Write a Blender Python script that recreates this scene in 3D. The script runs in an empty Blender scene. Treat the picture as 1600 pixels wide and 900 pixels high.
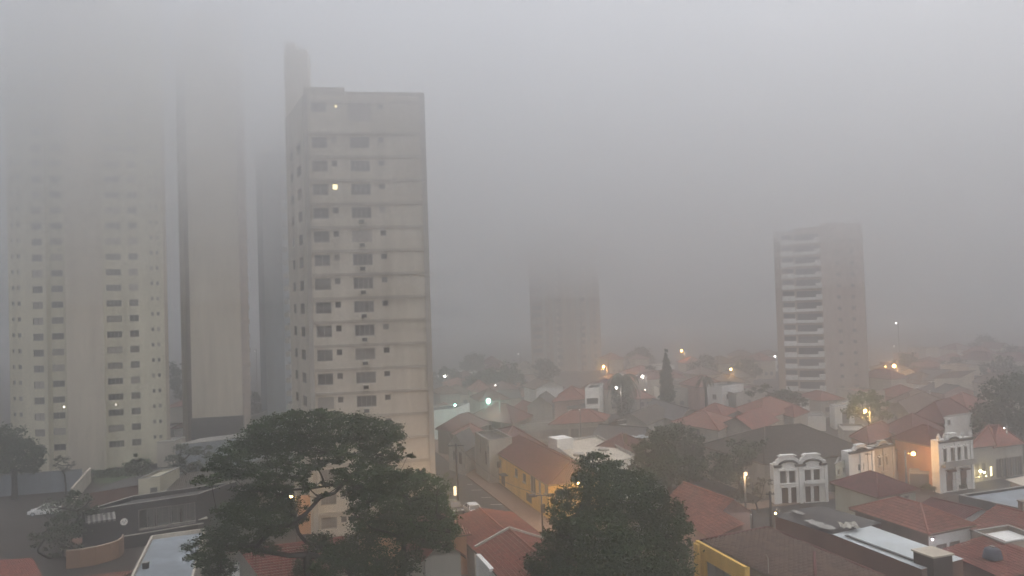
import bpy, math, random
import numpy as np
from mathutils import Vector, Matrix

# ------------------------------------------------------------------ camera, world, sun, exposure
S = bpy.context.scene
FPX, HOR, ROLL = 1200.0, 478.0, math.radians(1.83)     # focal length in photo pixels, eye level row, roll
PITCH = math.atan((HOR - 450.0) / FPX)
EYE = Vector((0, 0, 28.0))
F_ = Vector((0, math.cos(PITCH), math.sin(PITCH)))
R0, U0 = Vector((1, 0, 0)), Vector((0, -math.sin(PITCH), math.cos(PITCH)))
R_ = R0 * math.cos(ROLL) - U0 * math.sin(ROLL)
U_ = R0 * math.sin(ROLL) + U0 * math.cos(ROLL)
cd = bpy.data.cameras.new('camera')
cd.sensor_width = 36.0
cd.lens = 36.0 * FPX / 1600.0
cd.clip_start, cd.clip_end = 0.5, 6000.0
cam = bpy.data.objects.new('camera', cd)
S.collection.objects.link(cam)
cam.matrix_world = Matrix(((R_.x, U_.x, -F_.x, EYE.x), (R_.y, U_.y, -F_.y, EYE.y), (R_.z, U_.z, -F_.z, EYE.z), (0, 0, 0, 1)))
S.camera = cam

SUN_EL, SUN_AZ = math.radians(66), math.radians(105)     # azimuth clockwise from +Y: high on the right, above the fog
w = bpy.data.worlds.new('World')
S.world = w
w.use_nodes = True
nt = w.node_tree
sk = nt.nodes.new('ShaderNodeTexSky')
sk.sky_type = 'NISHITA'
sk.sun_disc = False
sk.sun_elevation = SUN_EL
sk.sun_rotation = SUN_AZ
sk.air_density, sk.dust_density, sk.ozone_density = 1.0, 4.0, 1.0
hsv = nt.nodes.new('ShaderNodeHueSaturation')          # overcast: the cloud cover greys the blue
hsv.inputs['Saturation'].default_value = 0.35
bg = nt.nodes['Background']
bg.inputs['Strength'].default_value = 0.15
nt.links.new(sk.outputs[0], hsv.inputs['Color'])
nt.links.new(hsv.outputs[0], bg.inputs['Color'])
sl = bpy.data.lights.new('sun', 'SUN')
sl.energy = 0.5
sl.angle = math.radians(50)
sl.color = (1.0, 0.93, 0.86)
sun = bpy.data.objects.new('sun', sl)
S.collection.objects.link(sun)
sd = Vector((math.sin(SUN_AZ) * math.cos(SUN_EL), math.cos(SUN_AZ) * math.cos(SUN_EL), math.sin(SUN_EL)))
sun.rotation_euler = sd.to_track_quat('Z', 'Y').to_euler()
S.view_settings.view_transform = 'Standard'
S.view_settings.look = 'None'
S.view_settings.exposure = 0.98
S.view_settings.gamma = 1.0
S.cycles.volume_bounces = 3
S.cycles.max_bounces = 6
S.cycles.diffuse_bounces = 3
S.cycles.glossy_bounces = 2
S.cycles.transparent_max_bounces = 8
S.cycles.use_denoising = True

# ------------------------------------------------------------------ air
HAZE_DENSITY = 0.0046
ANISO = 0.7
CLOUD = ((30.0, 0.0020), (35.0, 0.0035), (41.0, 0.005), (48.0, 0.005), (56.0, 0.005), (65.0, 0.006))      # the low cloud: underside height and added density
HX0, HX1, HY0, HY1, HZ0, HZ1 = -700, 900, -60, 900, -1.2, 97.0

# ------------------------------------------------------------------ helpers
RND = random.Random(7)


def ray(px, py):
    return F_ + R_ * ((px - 800) / FPX) - U_ * ((py - 450) / FPX)


def P(px, py, z=0.0):
    """the point of height z that the photo shows at pixel (px, py)"""
    d = ray(px, py)
    return EYE + d * ((z - EYE.z) / d.z)


def PY(px, py, y):
    d = ray(px, py)
    return EYE + d * (y / d.y)


def hor(px):
    return HOR - math.tan(ROLL) * (px - 800)


def G(px, y, z=0.0):
    """point at eye-level column px and distance y, put at height z"""
    q = PY(px, hor(px), y)
    return Vector((q.x, q.y, z))


def tag(o, label=None, cat=None, group=None, kind=None):
    if label: o['label'] = label
    if cat: o['category'] = cat
    if group: o['group'] = group
    if kind: o['kind'] = kind
    return o


def link(o, parent=None):
    S.collection.objects.link(o)
    if parent is not None:
        o.parent = parent
    return o


def thing(name, label, cat, loc=(0, 0, 0), rz=0.0, group=None):
    o = bpy.data.objects.new(name, None)
    o.empty_display_size = 0.5
    o.location = loc
    o.rotation_euler = (0, 0, rz)
    link(o)
    return tag(o, label, cat, group)


class MB:
    def __init__(s):
        s.v, s.f, s.m, s.uv = [], [], [], []

    def face(s, pts, mi=0, uv=None):
        b = len(s.v)
        s.v += [tuple(p) for p in pts]
        s.f.append(tuple(range(b, b + len(pts))))
        s.m.append(mi)
        s.uv.append(uv)

    def box(s, c, h, ax=(Vector((1, 0, 0)), Vector((0, 1, 0)), Vector((0, 0, 1))), mi=0):
        c = Vector(c)
        X, Y, Z = [Vector(a) * k for a, k in zip(ax, h)]
        q = [c + X * i + Y * j + Z * k for k in (-1, 1) for j in (-1, 1) for i in (-1, 1)]
        b = len(s.v)
        s.v += [tuple(p) for p in q]
        for f in ((0, 2, 3, 1), (4, 5, 7, 6), (0, 1, 5, 4), (2, 6, 7, 3), (0, 4, 6, 2), (1, 3, 7, 5)):
            s.f.append(tuple(b + i for i in f))
            s.m.append(mi)
            s.uv.append(None)

    def prism(s, poly, z0, z1, mi=0, cap=True, bottom=False):
        """poly: list of xy, any order"""
        n = len(poly)
        a = sum(poly[i][0] * poly[(i + 1) % n][1] - poly[(i + 1) % n][0] * poly[i][1] for i in range(n))
        if a < 0:
            poly = poly[::-1]
        b = len(s.v)
        s.v += [(p[0], p[1], z0) for p in poly] + [(p[0], p[1], z1) for p in poly]
        for i in range(n):
            j = (i + 1) % n
            s.f.append((b + i, b + j, b + n + j, b + n + i)); s.m.append(mi); s.uv.append(None)
        if cap:
            s.f.append(tuple(b + n + i for i in range(n))); s.m.append(mi); s.uv.append(None)
        if bottom:
            s.f.append(tuple(b + n - 1 - i for i in range(n))); s.m.append(mi); s.uv.append(None)

    def tube(s, pts, rs, n=6, mi=0, cap=True):
        pts = [Vector(p) for p in pts]
        if not hasattr(rs, '__len__'):
            rs = [rs] * len(pts)
        rings = []
        up = Vector((0.13, 0.21, 0.97)).normalized()
        for i, p in enumerate(pts):
            t = (pts[min(i + 1, len(pts) - 1)] - pts[max(i - 1, 0)]).normalized()
            a = t.cross(up)
            if a.length < 0.05:
                a = t.cross(Vector((1, 0, 0)))
            a.normalize()
            c = t.cross(a)
            b = len(s.v)
            s.v += [tuple(p + (a * math.cos(2 * math.pi * k / n) + c * math.sin(2 * math.pi * k / n)) * rs[i]) for k in range(n)]
            rings.append(b)
        for i in range(len(pts) - 1):
            for k in range(n):
                s.f.append((rings[i] + k, rings[i] + (k + 1) % n, rings[i + 1] + (k + 1) % n, rings[i + 1] + k))
                s.m.append(mi); s.uv.append(None)
        if cap:
            s.f.append(tuple(rings[-1] + k for k in range(n))); s.m.append(mi); s.uv.append(None)
            s.f.append(tuple(rings[0] + n - 1 - k for k in range(n))); s.m.append(mi); s.uv.append(None)

    def lathe(s, c, prof, n=10, mi=0):
        c = Vector(c)
        rings = []
        for r, z in prof:
            rings.append(len(s.v))
            s.v += [(c.x + r * math.cos(2 * math.pi * k / n), c.y + r * math.sin(2 * math.pi * k / n), c.z + z) for k in range(n)]
        for i in range(len(prof) - 1):
            for k in range(n):
                s.f.append((rings[i] + k, rings[i] + (k + 1) % n, rings[i + 1] + (k + 1) % n, rings[i + 1] + k))
                s.m.append(mi); s.uv.append(None)

    def mesh(s, name, mats, smooth=False):
        me = bpy.data.meshes.new(name)
        me.from_pydata(s.v, [], s.f)
        for m in (mats if isinstance(mats, (list, tuple)) else [mats]):
            me.materials.append(m)
        me.polygons.foreach_set('material_index', s.m)
        if any(u is not None for u in s.uv):
            l = me.uv_layers.new(name='UVMap')
            flat = []
            for f, u in zip(s.f, s.uv):
                flat += [c for p in (u if u is not None else [(0, 0)] * len(f)) for c in p]
            l.data.foreach_set('uv', flat)
        if smooth:
            me.polygons.foreach_set('use_smooth', [True] * len(s.f))
        me.update()
        return me

    def build(s, name, mats, parent=None, smooth=False, kind=None):
        o = bpy.data.objects.new(name, s.mesh(name, mats, smooth))
        link(o, parent)
        if kind: o['kind'] = kind
        return o


# ------------------------------------------------------------------ materials
MATS = {}


def mat(name, col, rough=0.85, var=0.18, scale=0.35, dirt=0.25, metallic=0.0, spec=0.3, bump=0.0, bscale=8.0, streak=False):
    """painted or mineral surface: base colour with blotches, rain streaks of dirt and fine relief"""
    if name in MATS: return MATS[name]
    m = bpy.data.materials.new(name)
    m.use_nodes = True
    n, l = m.node_tree.nodes, m.node_tree.links
    b = n['Principled BSDF']
    b.inputs['Roughness'].default_value = rough
    b.inputs['Metallic'].default_value = metallic
    b.inputs['Specular IOR Level'].default_value = spec
    g = n.new('ShaderNodeNewGeometry')
    mp = n.new('ShaderNodeMapping')
    if streak:
        mp.inputs['Scale'].default_value = (1.0, 1.0, 0.12)
    l.new(g.outputs['Position'], mp.inputs['Vector'])
    t = n.new('ShaderNodeTexNoise')
    t.inputs['Scale'].default_value = scale
    t.inputs['Detail'].default_value = 6
    t.inputs['Roughness'].default_value = 0.65
    l.new(mp.outputs[0], t.inputs['Vector'])
    r = n.new('ShaderNodeValToRGB')
    r.color_ramp.elements[0].position = 0.3
    r.color_ramp.elements[1].position = 0.7
    k0, k1 = 1 - var - dirt * 0.4, 1 + var * 0.6
    r.color_ramp.elements[0].color = (col[0] * k0, col[1] * k0 * 0.98, col[2] * k0 * 0.94, 1)
    r.color_ramp.elements[1].color = (min(col[0] * k1, 0.9), min(col[1] * k1, 0.9), min(col[2] * k1, 0.9), 1)
    l.new(t.outputs['Fac'], r.inputs['Fac'])
    l.new(r.outputs[0], b.inputs['Base Color'])
    if bump:
        t2 = n.new('ShaderNodeTexNoise')
        t2.inputs['Scale'].default_value = bscale
        l.new(g.outputs['Position'], t2.inputs['Vector'])
        bp = n.new('ShaderNodeBump')
        bp.inputs['Distance'].default_value = bump
        l.new(t2.outputs['Fac'], bp.inputs['Height'])
        l.new(bp.outputs[0], b.inputs['Normal'])
    MATS[name] = m
    return m


def tile_mat(name, col, dark=0.45, bump=0.03, cell=(0.25, 0.4), moss=0.4):
    if name in MATS: return MATS[name]
    m = bpy.data.materials.new(name)
    m.use_nodes = True
    n, l = m.node_tree.nodes, m.node_tree.links
    b = n['Principled BSDF']
    b.inputs['Roughness'].default_value = 0.8
    b.inputs['Specular IOR Level'].default_value = 0.25
    uv = n.new('ShaderNodeUVMap')
    sx = n.new('ShaderNodeSeparateXYZ')
    l.new(uv.outputs[0], sx.inputs[0])
    cells = []
    for ch, c in (('X', cell[0]), ('Y', cell[1])):
        d = n.new('ShaderNodeMath'); d.operation = 'DIVIDE'; d.inputs[1].default_value = c
        l.new(sx.outputs[ch], d.inputs[0])
        f = n.new('ShaderNodeMath'); f.operation = 'FLOOR'
        l.new(d.outputs[0], f.inputs[0])
        cells.append((d, f))
    cx = n.new('ShaderNodeCombineXYZ')
    l.new(cells[0][1].outputs[0], cx.inputs[0]); l.new(cells[1][1].outputs[0], cx.inputs[1])
    wn = n.new('ShaderNodeTexWhiteNoise'); wn.noise_dimensions = '2D'
    l.new(cx.outputs[0], wn.inputs['Vector'])
    g = n.new('ShaderNodeNewGeometry')
    t = n.new('ShaderNodeTexNoise'); t.inputs['Scale'].default_value = 0.45; t.inputs['Detail'].default_value = 8; t.inputs['Roughness'].default_value = 0.7
    l.new(g.outputs['Position'], t.inputs['Vector'])
    r = n.new('ShaderNodeValToRGB')
    r.color_ramp.elements[0].color = tuple(c * 0.72 for c in col) + (1,)
    r.color_ramp.elements[1].color = tuple(min(c * 1.25, 0.9) for c in col) + (1,)
    l.new(wn.outputs['Value'], r.inputs['Fac'])
    r2 = n.new('ShaderNodeValToRGB')
    r2.color_ramp.elements[0].position = 0.42 - 0.0 ; r2.color_ramp.elements[0].color = (1, 1, 1, 1)
    r2.color_ramp.elements[1].position = 0.72; r2.color_ramp.elements[1].color = (0, 0, 0, 1)
    l.new(t.outputs['Fac'], r2.inputs['Fac'])
    mx = n.new('ShaderNodeMix'); mx.data_type = 'RGBA'
    g_ = (col[0] + col[1] + col[2]) / 3 * dark
    mx.inputs['A'].default_value = (g_ * 1.15, g_ * 1.0, g_ * 0.85, 1)
    l.new(r2.outputs[0], mx.inputs['Factor'])
    l.new(r.outputs[0], mx.inputs['B'])
    mm = n.new('ShaderNodeMix'); mm.data_type = 'RGBA'
    mm.inputs['Factor'].default_value = moss
    l.new(r.outputs[0], mm.inputs['A']); l.new(mx.outputs['Result'], mm.inputs['B'])
    l.new(mm.outputs['Result'], b.inputs['Base Color'])
    s1 = n.new('ShaderNodeMath'); s1.operation = 'MULTIPLY'; s1.inputs[1].default_value = 2 * math.pi
    l.new(cells[0][0].outputs[0], s1.inputs[0])
    s2 = n.new('ShaderNodeMath'); s2.operation = 'SINE'; l.new(s1.outputs[0], s2.inputs[0])
    fr = n.new('ShaderNodeMath'); fr.operation = 'FRACT'; l.new(cells[1][0].outputs[0], fr.inputs[0])
    ad = n.new('ShaderNodeMath'); ad.operation = 'SUBTRACT'; l.new(s2.outputs[0], ad.inputs[0]); l.new(fr.outputs[0], ad.inputs[1])
    bp = n.new('ShaderNodeBump'); bp.inputs['Distance'].default_value = bump; bp.inputs['Strength'].default_value = 0.7
    l.new(ad.outputs[0], bp.inputs['Height']); l.new(bp.outputs[0], b.inputs['Normal'])
    MATS[name] = m
    return m


def emis(name, col, strength):
    if name in MATS: return MATS[name]
    m = bpy.data.materials.new(name)
    m.use_nodes = True
    b = m.node_tree.nodes['Principled BSDF']
    b.inputs['Base Color'].default_value = (*[min(c, 0.8) for c in col], 1)
    b.inputs['Emission Color'].default_value = (*col, 1)
    b.inputs['Emission Strength'].default_value = strength
    MATS[name] = m
    return m


def leaf_mat(name, c0, c1):
    if name in MATS: return MATS[name]
    m = bpy.data.materials.new(name)
    m.use_nodes = True
    n, l = m.node_tree.nodes, m.node_tree.links
    b = n['Principled BSDF']
    b.inputs['Roughness'].default_value = 0.6
    b.inputs['Specular IOR Level'].default_value = 0.25
    g = n.new('ShaderNodeNewGeometry')
    r = n.new('ShaderNodeValToRGB')
    r.color_ramp.elements[0].color = (*c0, 1); r.color_ramp.elements[1].color = (*c1, 1)
    t = n.new('ShaderNodeTexNoise'); t.inputs['Scale'].default_value = 0.5; t.inputs['Detail'].default_value = 3
    l.new(g.outputs['Position'], t.inputs['Vector'])
    a = n.new('ShaderNodeMath'); a.operation = 'ADD'
    l.new(g.outputs['Random Per Island'], a.inputs[0]); l.new(t.outputs['Fac'], a.inputs[1])
    h = n.new('ShaderNodeMath'); h.operation = 'MULTIPLY'; h.inputs[1].default_value = 0.5
    l.new(a.outputs[0], h.inputs[0]); l.new(h.outputs[0], r.inputs['Fac']); l.new(r.outputs[0], b.inputs['Base Color'])
    MATS[name] = m
    return m


def glass_mat(name, col, rough=0.12):
    if name in MATS: return MATS[name]
    m = bpy.data.materials.new(name)
    m.use_nodes = True
    n, l = m.node_tree.nodes, m.node_tree.links
    b = n['Principled BSDF']
    b.inputs['Roughness'].default_value = rough
    b.inputs['Specular IOR Level'].default_value = 0.5
    oi = n.new('ShaderNodeObjectInfo')
    r = n.new('ShaderNodeValToRGB')
    r.color_ramp.elements[0].color = tuple(c * 0.6 for c in col) + (1,)
    r.color_ramp.elements[1].color = tuple(min(1, c * 1.7) for c in col) + (1,)
    l.new(oi.outputs['Random'], r.inputs['Fac']); l.new(r.outputs[0], b.inputs['Base Color'])
    MATS[name] = m
    return m


M_beige = mat('beige_render', (0.50, 0.455, 0.385), streak=True, bump=0.01)
M_beige_dark = mat('beige_band', (0.38, 0.345, 0.295), streak=True)
M_pilaster = mat('grey_pilaster', (0.36, 0.34, 0.31), streak=True)
M_cream = mat('cream_render', (0.60, 0.56, 0.43), streak=True)
M_tan = mat('tan_render', (0.54, 0.48, 0.39), streak=True)
M_tan2 = mat('tan_render_b', (0.42, 0.35, 0.28), streak=True)
M_slab = mat('concrete', (0.30, 0.29, 0.27), bump=0.01)
M_white = mat('white_paint', (0.78, 0.78, 0.75), var=0.08, streak=True)
M_offwhite = mat('offwhite_paint', (0.42, 0.40, 0.35), streak=True)
M_mint = mat('pale_green_paint', (0.42, 0.45, 0.38), streak=True)
M_bluegrey = mat('blue_grey_paint', (0.26, 0.29, 0.32), streak=True)
M_yellow = mat('yellow_paint', (0.78, 0.50, 0.13), streak=True, dirt=0.3)
M_brown = mat('brown_wall', (0.19, 0.105, 0.075), streak=True, dirt=0.4)
M_brownbeige = mat('brown_beige_wall', (0.22, 0.17, 0.125), streak=True, dirt=0.4)
M_orange = mat('orange_wall', (0.55, 0.30, 0.16), streak=True)
M_brown_tower = mat('brown_tower_render', (0.40, 0.33, 0.29), streak=True)
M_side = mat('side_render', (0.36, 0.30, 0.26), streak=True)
M_pink = mat('pink_wall', (0.48, 0.33, 0.28), streak=True)
M_dark = mat('dark_paint', (0.05, 0.045, 0.045), rough=0.6)
M_darkgrey = mat('dark_grey', (0.10, 0.10, 0.10))
M_metal = mat('metal_sheet', (0.55, 0.59, 0.60), rough=0.5, var=0.08, metallic=0.2)
M_fibre = mat('fibre_cement', (0.09, 0.084, 0.08), var=0.3)
M_asphalt = mat('asphalt', (0.04, 0.038, 0.037), scale=0.6, rough=0.75, bump=0.01, bscale=20)
M_pave = mat('pavement_stone', (0.22, 0.145, 0.105), scale=1.2, bump=0.01)
M_line = mat('road_paint', (0.65, 0.64, 0.6), dirt=0.5, scale=3)
M_earth = mat('earth', (0.05, 0.042, 0.034), scale=0.12, var=0.35)
M_bark = mat('bark', (0.045, 0.037, 0.03), scale=3, bump=0.03)
M_pole = mat('pole_concrete', (0.22, 0.21, 0.20))
M_steel = mat('dark_steel', (0.07, 0.07, 0.075), rough=0.5, metallic=0.5)
M_rubber = mat('rubber', (0.02, 0.02, 0.02))
M_wood = mat('door_wood', (0.10, 0.06, 0.04))
M_glass = glass_mat('window_glass', (0.10, 0.093, 0.088))
M_glass_pale = glass_mat('window_blind', (0.22, 0.195, 0.17), 0.4)
M_clear = bpy.data.materials.new('shop_glass')
M_clear.use_nodes = True
_n, _l = M_clear.node_tree.nodes, M_clear.node_tree.links
_n.remove(_n['Principled BSDF'])
_t, _g, _m = _n.new('ShaderNodeBsdfTransparent'), _n.new('ShaderNodeBsdfGlossy'), _n.new('ShaderNodeMixShader')
_t.inputs['Color'].default_value = (.8, .82, .82, 1)
_g.inputs['Roughness'].default_value = .08
_m.inputs['Fac'].default_value = .1
_l.new(_t.outputs[0], _m.inputs[1]); _l.new(_g.outputs[0], _m.inputs[2]); _l.new(_m.outputs[0], _n['Material Output'].inputs['Surface'])
M_frame = mat('window_frame', (0.30, 0.28, 0.26))
M_tile_red = tile_mat('tile_red', (0.20, 0.068, 0.048))
M_tile_orange = tile_mat('tile_orange', (0.23, 0.095, 0.066))
M_tile_dark = tile_mat('tile_dark', (0.115, 0.038, 0.033), moss=0.35)
M_tile_old = tile_mat('tile_old', (0.13, 0.085, 0.062), moss=0.55)
M_tile_barrel = tile_mat('tile_barrel', (0.15, 0.10, 0.075), cell=(0.5, 0.5), moss=0.5)
M_tile_grey = tile_mat('tile_grey', (0.085, 0.07, 0.056), moss=0.5)
M_lit = emis('lit_window', (1.0, 0.82, 0.45), 1.6)
M_lit_white = emis('lit_window_white', (1.0, 0.95, 0.85), 3.5)
ZUP = Vector((0, 0, 1))

# ------------------------------------------------------------------ walls with openings, windows
WCACHE = {}


def grid_wall(mb, p0, p1, z0, z1, ops, depth=0.18, mi=0, mi_rev=None):
    """a wall face from p0 to p1 (outside on the right-hand side of p0->p1), openings (u0, u1, z0, z1) cut out with reveals"""
    p0, p1 = Vector((p0[0], p0[1], 0)), Vector((p1[0], p1[1], 0))
    L = (p1 - p0).length
    e = (p1 - p0) / L
    nrm = Vector((e.y, -e.x, 0))
    if mi_rev is None: mi_rev = mi
    us = sorted({0.0, L} | {round(o[0], 3) for o in ops} | {round(o[1], 3) for o in ops})
    zs = sorted({z0, z1} | {round(o[2], 3) for o in ops} | {round(o[3], 3) for o in ops})
    us = [u for u in us if -1e-6 <= u <= L + 1e-6]
    zs = [z for z in zs if z0 - 1e-6 <= z <= z1 + 1e-6]
    pt = lambda u, z, d=0.0: p0 + e * u + ZUP * z - nrm * d
    for i in range(len(zs) - 1):
        run = None
        zc = (zs[i] + zs[i + 1]) / 2
        row = [o for o in ops if o[2] - 1e-3 < zc < o[3] + 1e-3]
        for j in range(len(us) - 1):
            uc = (us[j] + us[j + 1]) / 2
            hole = any(o[0] - 1e-3 < uc < o[1] + 1e-3 for o in row)
            if not hole and run is None: run = us[j]
            if hole and run is not None:
                mb.face([pt(run, zs[i]), pt(us[j], zs[i]), pt(us[j], zs[i + 1]), pt(run, zs[i + 1])], mi); run = None
        if run is not None:
            mb.face([pt(run, zs[i]), pt(us[-1], zs[i]), pt(us[-1], zs[i + 1]), pt(run, zs[i + 1])], mi)
    for u0, u1, a, b in [o[:4] for o in ops]:
        mb.face([pt(u0, a), pt(u0, a, depth), pt(u0, b, depth), pt(u0, b)][::-1], mi_rev)
        mb.face([pt(u1, a), pt(u1, b), pt(u1, b, depth), pt(u1, a, depth)][::-1], mi_rev)
        mb.face([pt(u0, a), pt(u1, a), pt(u1, a, depth), pt(u0, a, depth)][::-1], mi_rev)
        mb.face([pt(u0, b), pt(u0, b, depth), pt(u1, b, depth), pt(u1, b)][::-1], mi_rev)
    return e, nrm


def window_meshes(wd, ht, style, paneM):
    key = (round(wd, 2), round(ht, 2), style, paneM.name)
    if key in WCACHE: return WCACHE[key]
    f = MB()
    t = 0.05 if ht > 0.8 else 0.035
    if style == 'door':
        f.box((wd / 2, 0, ht / 2), (wd / 2, 0.03, ht / 2))
        f.box((wd / 2, -0.035, ht * 0.74), (wd * 0.32, 0.012, ht * 0.16)); f.box((wd / 2, -0.035, ht * 0.3), (wd * 0.32, 0.012, ht * 0.2))
        p = MB(); p.box((wd * 0.86, -0.07, ht * 0.48), (0.03, 0.03, 0.06))
    elif style == 'roller':
        n = max(4, int(ht / 0.25))
        for i in range(n):
            z0, z1 = ht * i / n, ht * (i + 1) / n
            f.box((wd / 2, 0.0 if i % 2 else -0.02, (z0 + z1) / 2), (wd / 2, 0.03, (z1 - z0) / 2))
        p = MB(); p.box((wd / 2, -0.07, ht * 0.12), (0.15, 0.02, 0.03))
    else:
        f.box((wd / 2, 0, t), (wd / 2, 0.04, t)); f.box((wd / 2, 0, ht - t), (wd / 2, 0.04, t))
        f.box((t, 0, ht / 2), (t, 0.039, ht / 2 - 2 * t)); f.box((wd - t, 0, ht / 2), (t, 0.039, ht / 2 - 2 * t))
        if wd > 1.0:
            k = 3 if wd > 2.4 else 1
            for i in range(k):
                f.box((wd * (i + 1) / (k + 1), -0.005, ht / 2), (0.03, 0.03, ht / 2 - 2 * t))
        if style == 'shutter':
            n = int(ht / 0.14)
            for i in range(n):
                f.box((wd / 2, 0.005, 2 * t + (ht - 4 * t) * (i + 0.5) / n), (wd / 2 - 2 * t, 0.012, 0.02))
        p = MB(); p.box((wd / 2, 0.03, ht / 2), (wd / 2 - t, 0.008, ht / 2 - t))
    fm = f.mesh('frame_' + style, M_wood if style == 'door' else (M_darkgrey if style == 'roller' else M_frame))
    pm = p.mesh('pane_' + style, paneM if style not in ('door', 'roller') else M_steel)
    WCACHE[key] = (fm, pm)
    return fm, pm


def put_window(parent, p0, e, nrm, op, depth=0.12, style='plain', paneM=None, name='window', sub=True):
    u0, u1, a, b = op[:4]
    paneM = paneM or M_glass
    fm, pm = window_meshes(u1 - u0, b - a, style, paneM)
    o = bpy.data.objects.new(name, fm)
    o.location = Vector((p0[0], p0[1], 0)) + e * u0 + ZUP * a - nrm * depth
    o.rotation_euler = (0, 0, math.atan2(e.y, e.x))
    link(o, parent)
    c = bpy.data.objects.new({'door': 'handle', 'roller': 'handle'}.get(style, 'pane'), pm)
    link(c, o)
    return o


def ucol(p0, p1, px):
    """distance along the wall p0->p1 at which eye-level column px meets it"""
    p0, p1 = Vector((p0[0], p0[1])), Vector((p1[0], p1[1]))
    q = PY(px, hor(px), 1.0)
    r = Vector((q.x, q.y)); d = p1 - p0
    # p0 + d*t = r*k
    det = d.x * -r.y + r.x * d.y
    t = (-p0.x * -r.y + r.x * -p0.y) / det
    return t * d.length


# ------------------------------------------------------------------ tile roofs
def tile_surface(mb, poly, e, mi=0, fine=0, pitch=0.25, course=0.4):
    """poly: convex 3D polygon in one plane; e: eave direction. fine=0 flat with UVs, 1 barrel columns, 2 barrel columns and courses"""
    poly = [Vector(p) for p in poly]
    n = Vector((0, 0, 0))
    for i in range(1, len(poly) - 1):
        n += (poly[i] - poly[0]).cross(poly[i + 1] - poly[0])
    n.normalize()
    if n.z < 0:
        n = -n
        poly = poly[::-1]
    e = Vector(e); e = (e - n * e.dot(n)).normalized()
    s = n.cross(e)
    o = poly[0]
    uv = [((p - o).dot(e), (p - o).dot(s)) for p in poly]
    if not fine:
        mb.face(poly, mi, uv)
        return
    u_min, u_max = min(a for a, _ in uv), max(a for a, _ in uv)

    def vr(u):
        vs = []
        for i in range(len(uv)):
            (a, b), (c, d) = uv[i], uv[(i + 1) % len(uv)]
            if min(a, c) - 1e-6 <= u <= max(a, c) + 1e-6:
                if abs(c - a) < 1e-6: vs += [b, d]
                else: vs.append(b + (d - b) * (u - a) / (c - a))
        return (min(vs), max(vs)) if vs else (0, 0)
    ns = 4
    nu = max(2, int((u_max - u_min) / pitch * ns))
    us = [u_min + (u_max - u_min) * i / nu for i in range(nu + 1)]
    rng = [vr(u) for u in us]
    h = [0.045 * (pitch / .25) * max(-0.35, math.sin(2 * math.pi * i / ns)) for i in range(nu + 1)]
    v_lo, v_hi = min(r[0] for r in rng), max(r[1] for r in rng)
    down = 1 if s.z < 0 else -1
    step = course if fine == 2 else (v_hi - v_lo + 1)
    k = 0
    while v_lo + k * step < v_hi - 1e-6:
        a, b = v_lo + k * step, v_lo + (k + 1) * step
        base = len(mb.v)
        for i, u in enumerate(us):
            va, vb = min(max(a, rng[i][0]), rng[i][1]), min(max(b, rng[i][0]), rng[i][1])
            for v in (va, vb):
                t = (v - a) / step if down > 0 else 1 - (v - a) / step
                lift = 0.045 * t if fine == 2 else 0
                mb.v.append(tuple(o + e * u + s * v + n * (h[i] + lift + 0.03)))
        for i in range(nu):
            q = (base + 2 * i, base + 2 * i + 2, base + 2 * i + 3, base + 2 * i + 1)
            va = [min(max(x, rng[j][0]), rng[j][1]) for j in (i, i + 1) for x in (a, b)]
            if va[1] - va[0] < 1e-5 and va[3] - va[2] < 1e-5: continue
            mb.f.append(q); mb.m.append(mi)
            mb.uv.append([(us[i], va[0]), (us[i + 1], va[2]), (us[i + 1], va[3]), (us[i], va[1])])
        k += 1


def ridge_cap(mb, a, b, r=0.11, mi=0):
    mb.tube([Vector(a) + ZUP * 0.05, Vector(b) + ZUP * 0.05], r, n=6, mi=mi)


CLUT = random.Random(21)


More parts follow.
